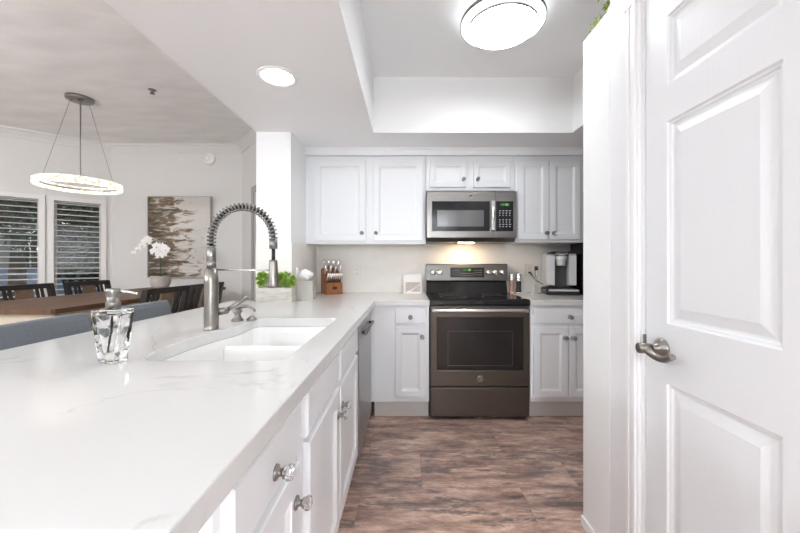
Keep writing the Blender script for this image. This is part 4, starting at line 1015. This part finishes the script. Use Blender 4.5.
# chairs (counter height); back along Y, facing -X
def chair(label):
    T = thing('dining_chair',label,'dining chair',(0,0,0),'dark wood dining chairs')
    MB().box(-.24,.20,-.215,.215,.60,.635,.012).obj('seat','fabric_tan',T)
    lean = lambda z: .205+.09*max(0,(z-.6)/.4)
    for sy in (-1,1):
        b = MB(); y0 = sy*.222
        b.prism([(.185,0),(.225,0),(.235,.60),(lean(1.005)+.018,1.005),(lean(1.005)-.022,1.005),(.190,.60)], lambda u,v,w_: Vector((u,w_,v)), y0-.018, y0+.018); b.obj('back_post','wood_dark',T)
        MB().box(-.235,-.198,y0-.020,y0+.016,0,.60,.003).obj('leg','wood_dark',T)
        MB().box(-.20,.19,y0-.010,y0+.010,.22,.25,.002).obj('side_rail','wood_dark',T)
    def bar(z0,z1,y0,y1,th,m,nm):
        b = MB().prism([(lean(z0)-th/2,z0),(lean(z0)+th/2,z0),(lean(z1)+th/2,z1),(lean(z1)-th/2,z1)], lambda u,v,w_: Vector((u,w_,v)), y0, y1); return b.obj(nm,m,T)
    bar(.965,1.008,-.240,.240,.030,'wood_dark','top_rail'); bar(.66,.70,-.204,.204,.024,'wood_dark','lower_rail')
    for y in (-.145,-.105,.105,.145): bar(.70,.965,y-.009,y+.009,.016,'wood_dark','slat')
    bar(.70,.965,-.068,.068,.014,'wood_splat','splat')
    MB().box(-.235,.21,-.20,.20,.56,.60,.003).obj('seat_frame','wood_dark',T)
    MB().box(-.225,-.205,-.20,.20,.20,.235,.002).obj('footrest','wood_dark',T)
    return T
c0 = chair('dark wood slat-back chair on the kitchen side of the table, behind the glass soap bottle')
c0.location = (-2.145,2.645,0)
dup(c0,(-2.145,3.17,0),None,'dark wood slat-back chair on the kitchen side of the table, partly behind the faucet')
dup(c0,(-3.03,2.95,0),PI,'dark wood slat-back chair on the window side of the table, below the left window')
dup(c0,(-3.03,3.55,0),PI,'dark wood slat-back chair on the window side, below the window nearest the corner')
# orchid
ox, oy = -2.765, 3.82
T = thing('orchid','white orchid in a pale grey pot at the far end of the dining table','orchid',(ox,oy,.914))
MB().lathe([(0,0),(.070,0),(.088,.03),(.098,.075),(.095,.125),(.098,.135),(.090,.137),(.086,.125),(0,.12)],(ox,oy,.914),n=32).obj('pot','pot_grey',T)
fo = MB()
for (dx,dy,L) in ((1,-.2,.16),(-1,-.1,.17),(.6,-.7,.13),(-.5,-.8,.13),(.2,.8,.12)):
    p = Vector((ox,oy,1.04)); d = Vector((dx,dy,.25)); fo.leaf(p,d,L,.055,bend=.5)
fo.obj('leaves','leaf_dark',T, recalc=False)
st = [(ox,oy,1.03),(ox+.005,oy,1.20),(ox-.005,oy-.01,1.36),(ox-.08,oy-.02,1.425),(ox-.17,oy-.02,1.40),(ox-.25,oy-.02,1.33)]
MB().tube(st,.004,7).obj('stem','leaf_dark',T)
def flower(mb, c, s, yaw):
    c = Vector(c); R2 = Matrix.Rotation(yaw,3,'Z')
    for (a_,l,w_) in ((90,1.0,.62),(210,.95,.6),(330,.95,.6),(15,1.05,1.05),(165,1.05,1.05)):
        q = math.radians(a_); d = R2 @ Vector((math.cos(q),-.12,math.sin(q))); mb.leaf(c,d,s*l,s*w_,R2@Vector((0,-1,0)),.2)
for i,(x,z,s) in enumerate(((ox+.02,1.33,.062),(ox+.07,1.30,.055),(ox-.03,1.32,.06),(ox+.05,1.37,.058),(ox-.01,1.38,.055),(ox+.095,1.345,.05),(ox-.13,1.43,.058),(ox-.17,1.39,.05),(ox-.10,1.46,.045),(ox-.225,1.35,.036),(ox-.27,1.31,.026),(ox+.03,1.275,.05))):
    b = MB(); flower(b,(x,oy-.03-.01*(i%3),z),s,random.uniform(-.4,.6)); b.obj('flower','petal',T, recalc=False)
# painting
T = thing('painting','abstract brown and cream canvas in a thin silver frame','painting',(-2.985,4.47,1.0))
x0,x1,z0,z1 = -3.396,-2.575,1.0,2.067
MB().box(x0+.012,x1-.012,4.462,4.495,z0+.012,z1-.012).obj('canvas','canvas',T)
b = MB()
for (a,b_,c_,d) in ((x0,x1,z0,z0+.012),(x0,x1,z1-.012,z1),(x0,x0+.012,z0+.012,z1-.012),(x1-.012,x1,z0+.012,z1-.012)): b.box(a,b_,4.450,4.498,c_,d,.002)
b.obj('frame','frame_silver',T)
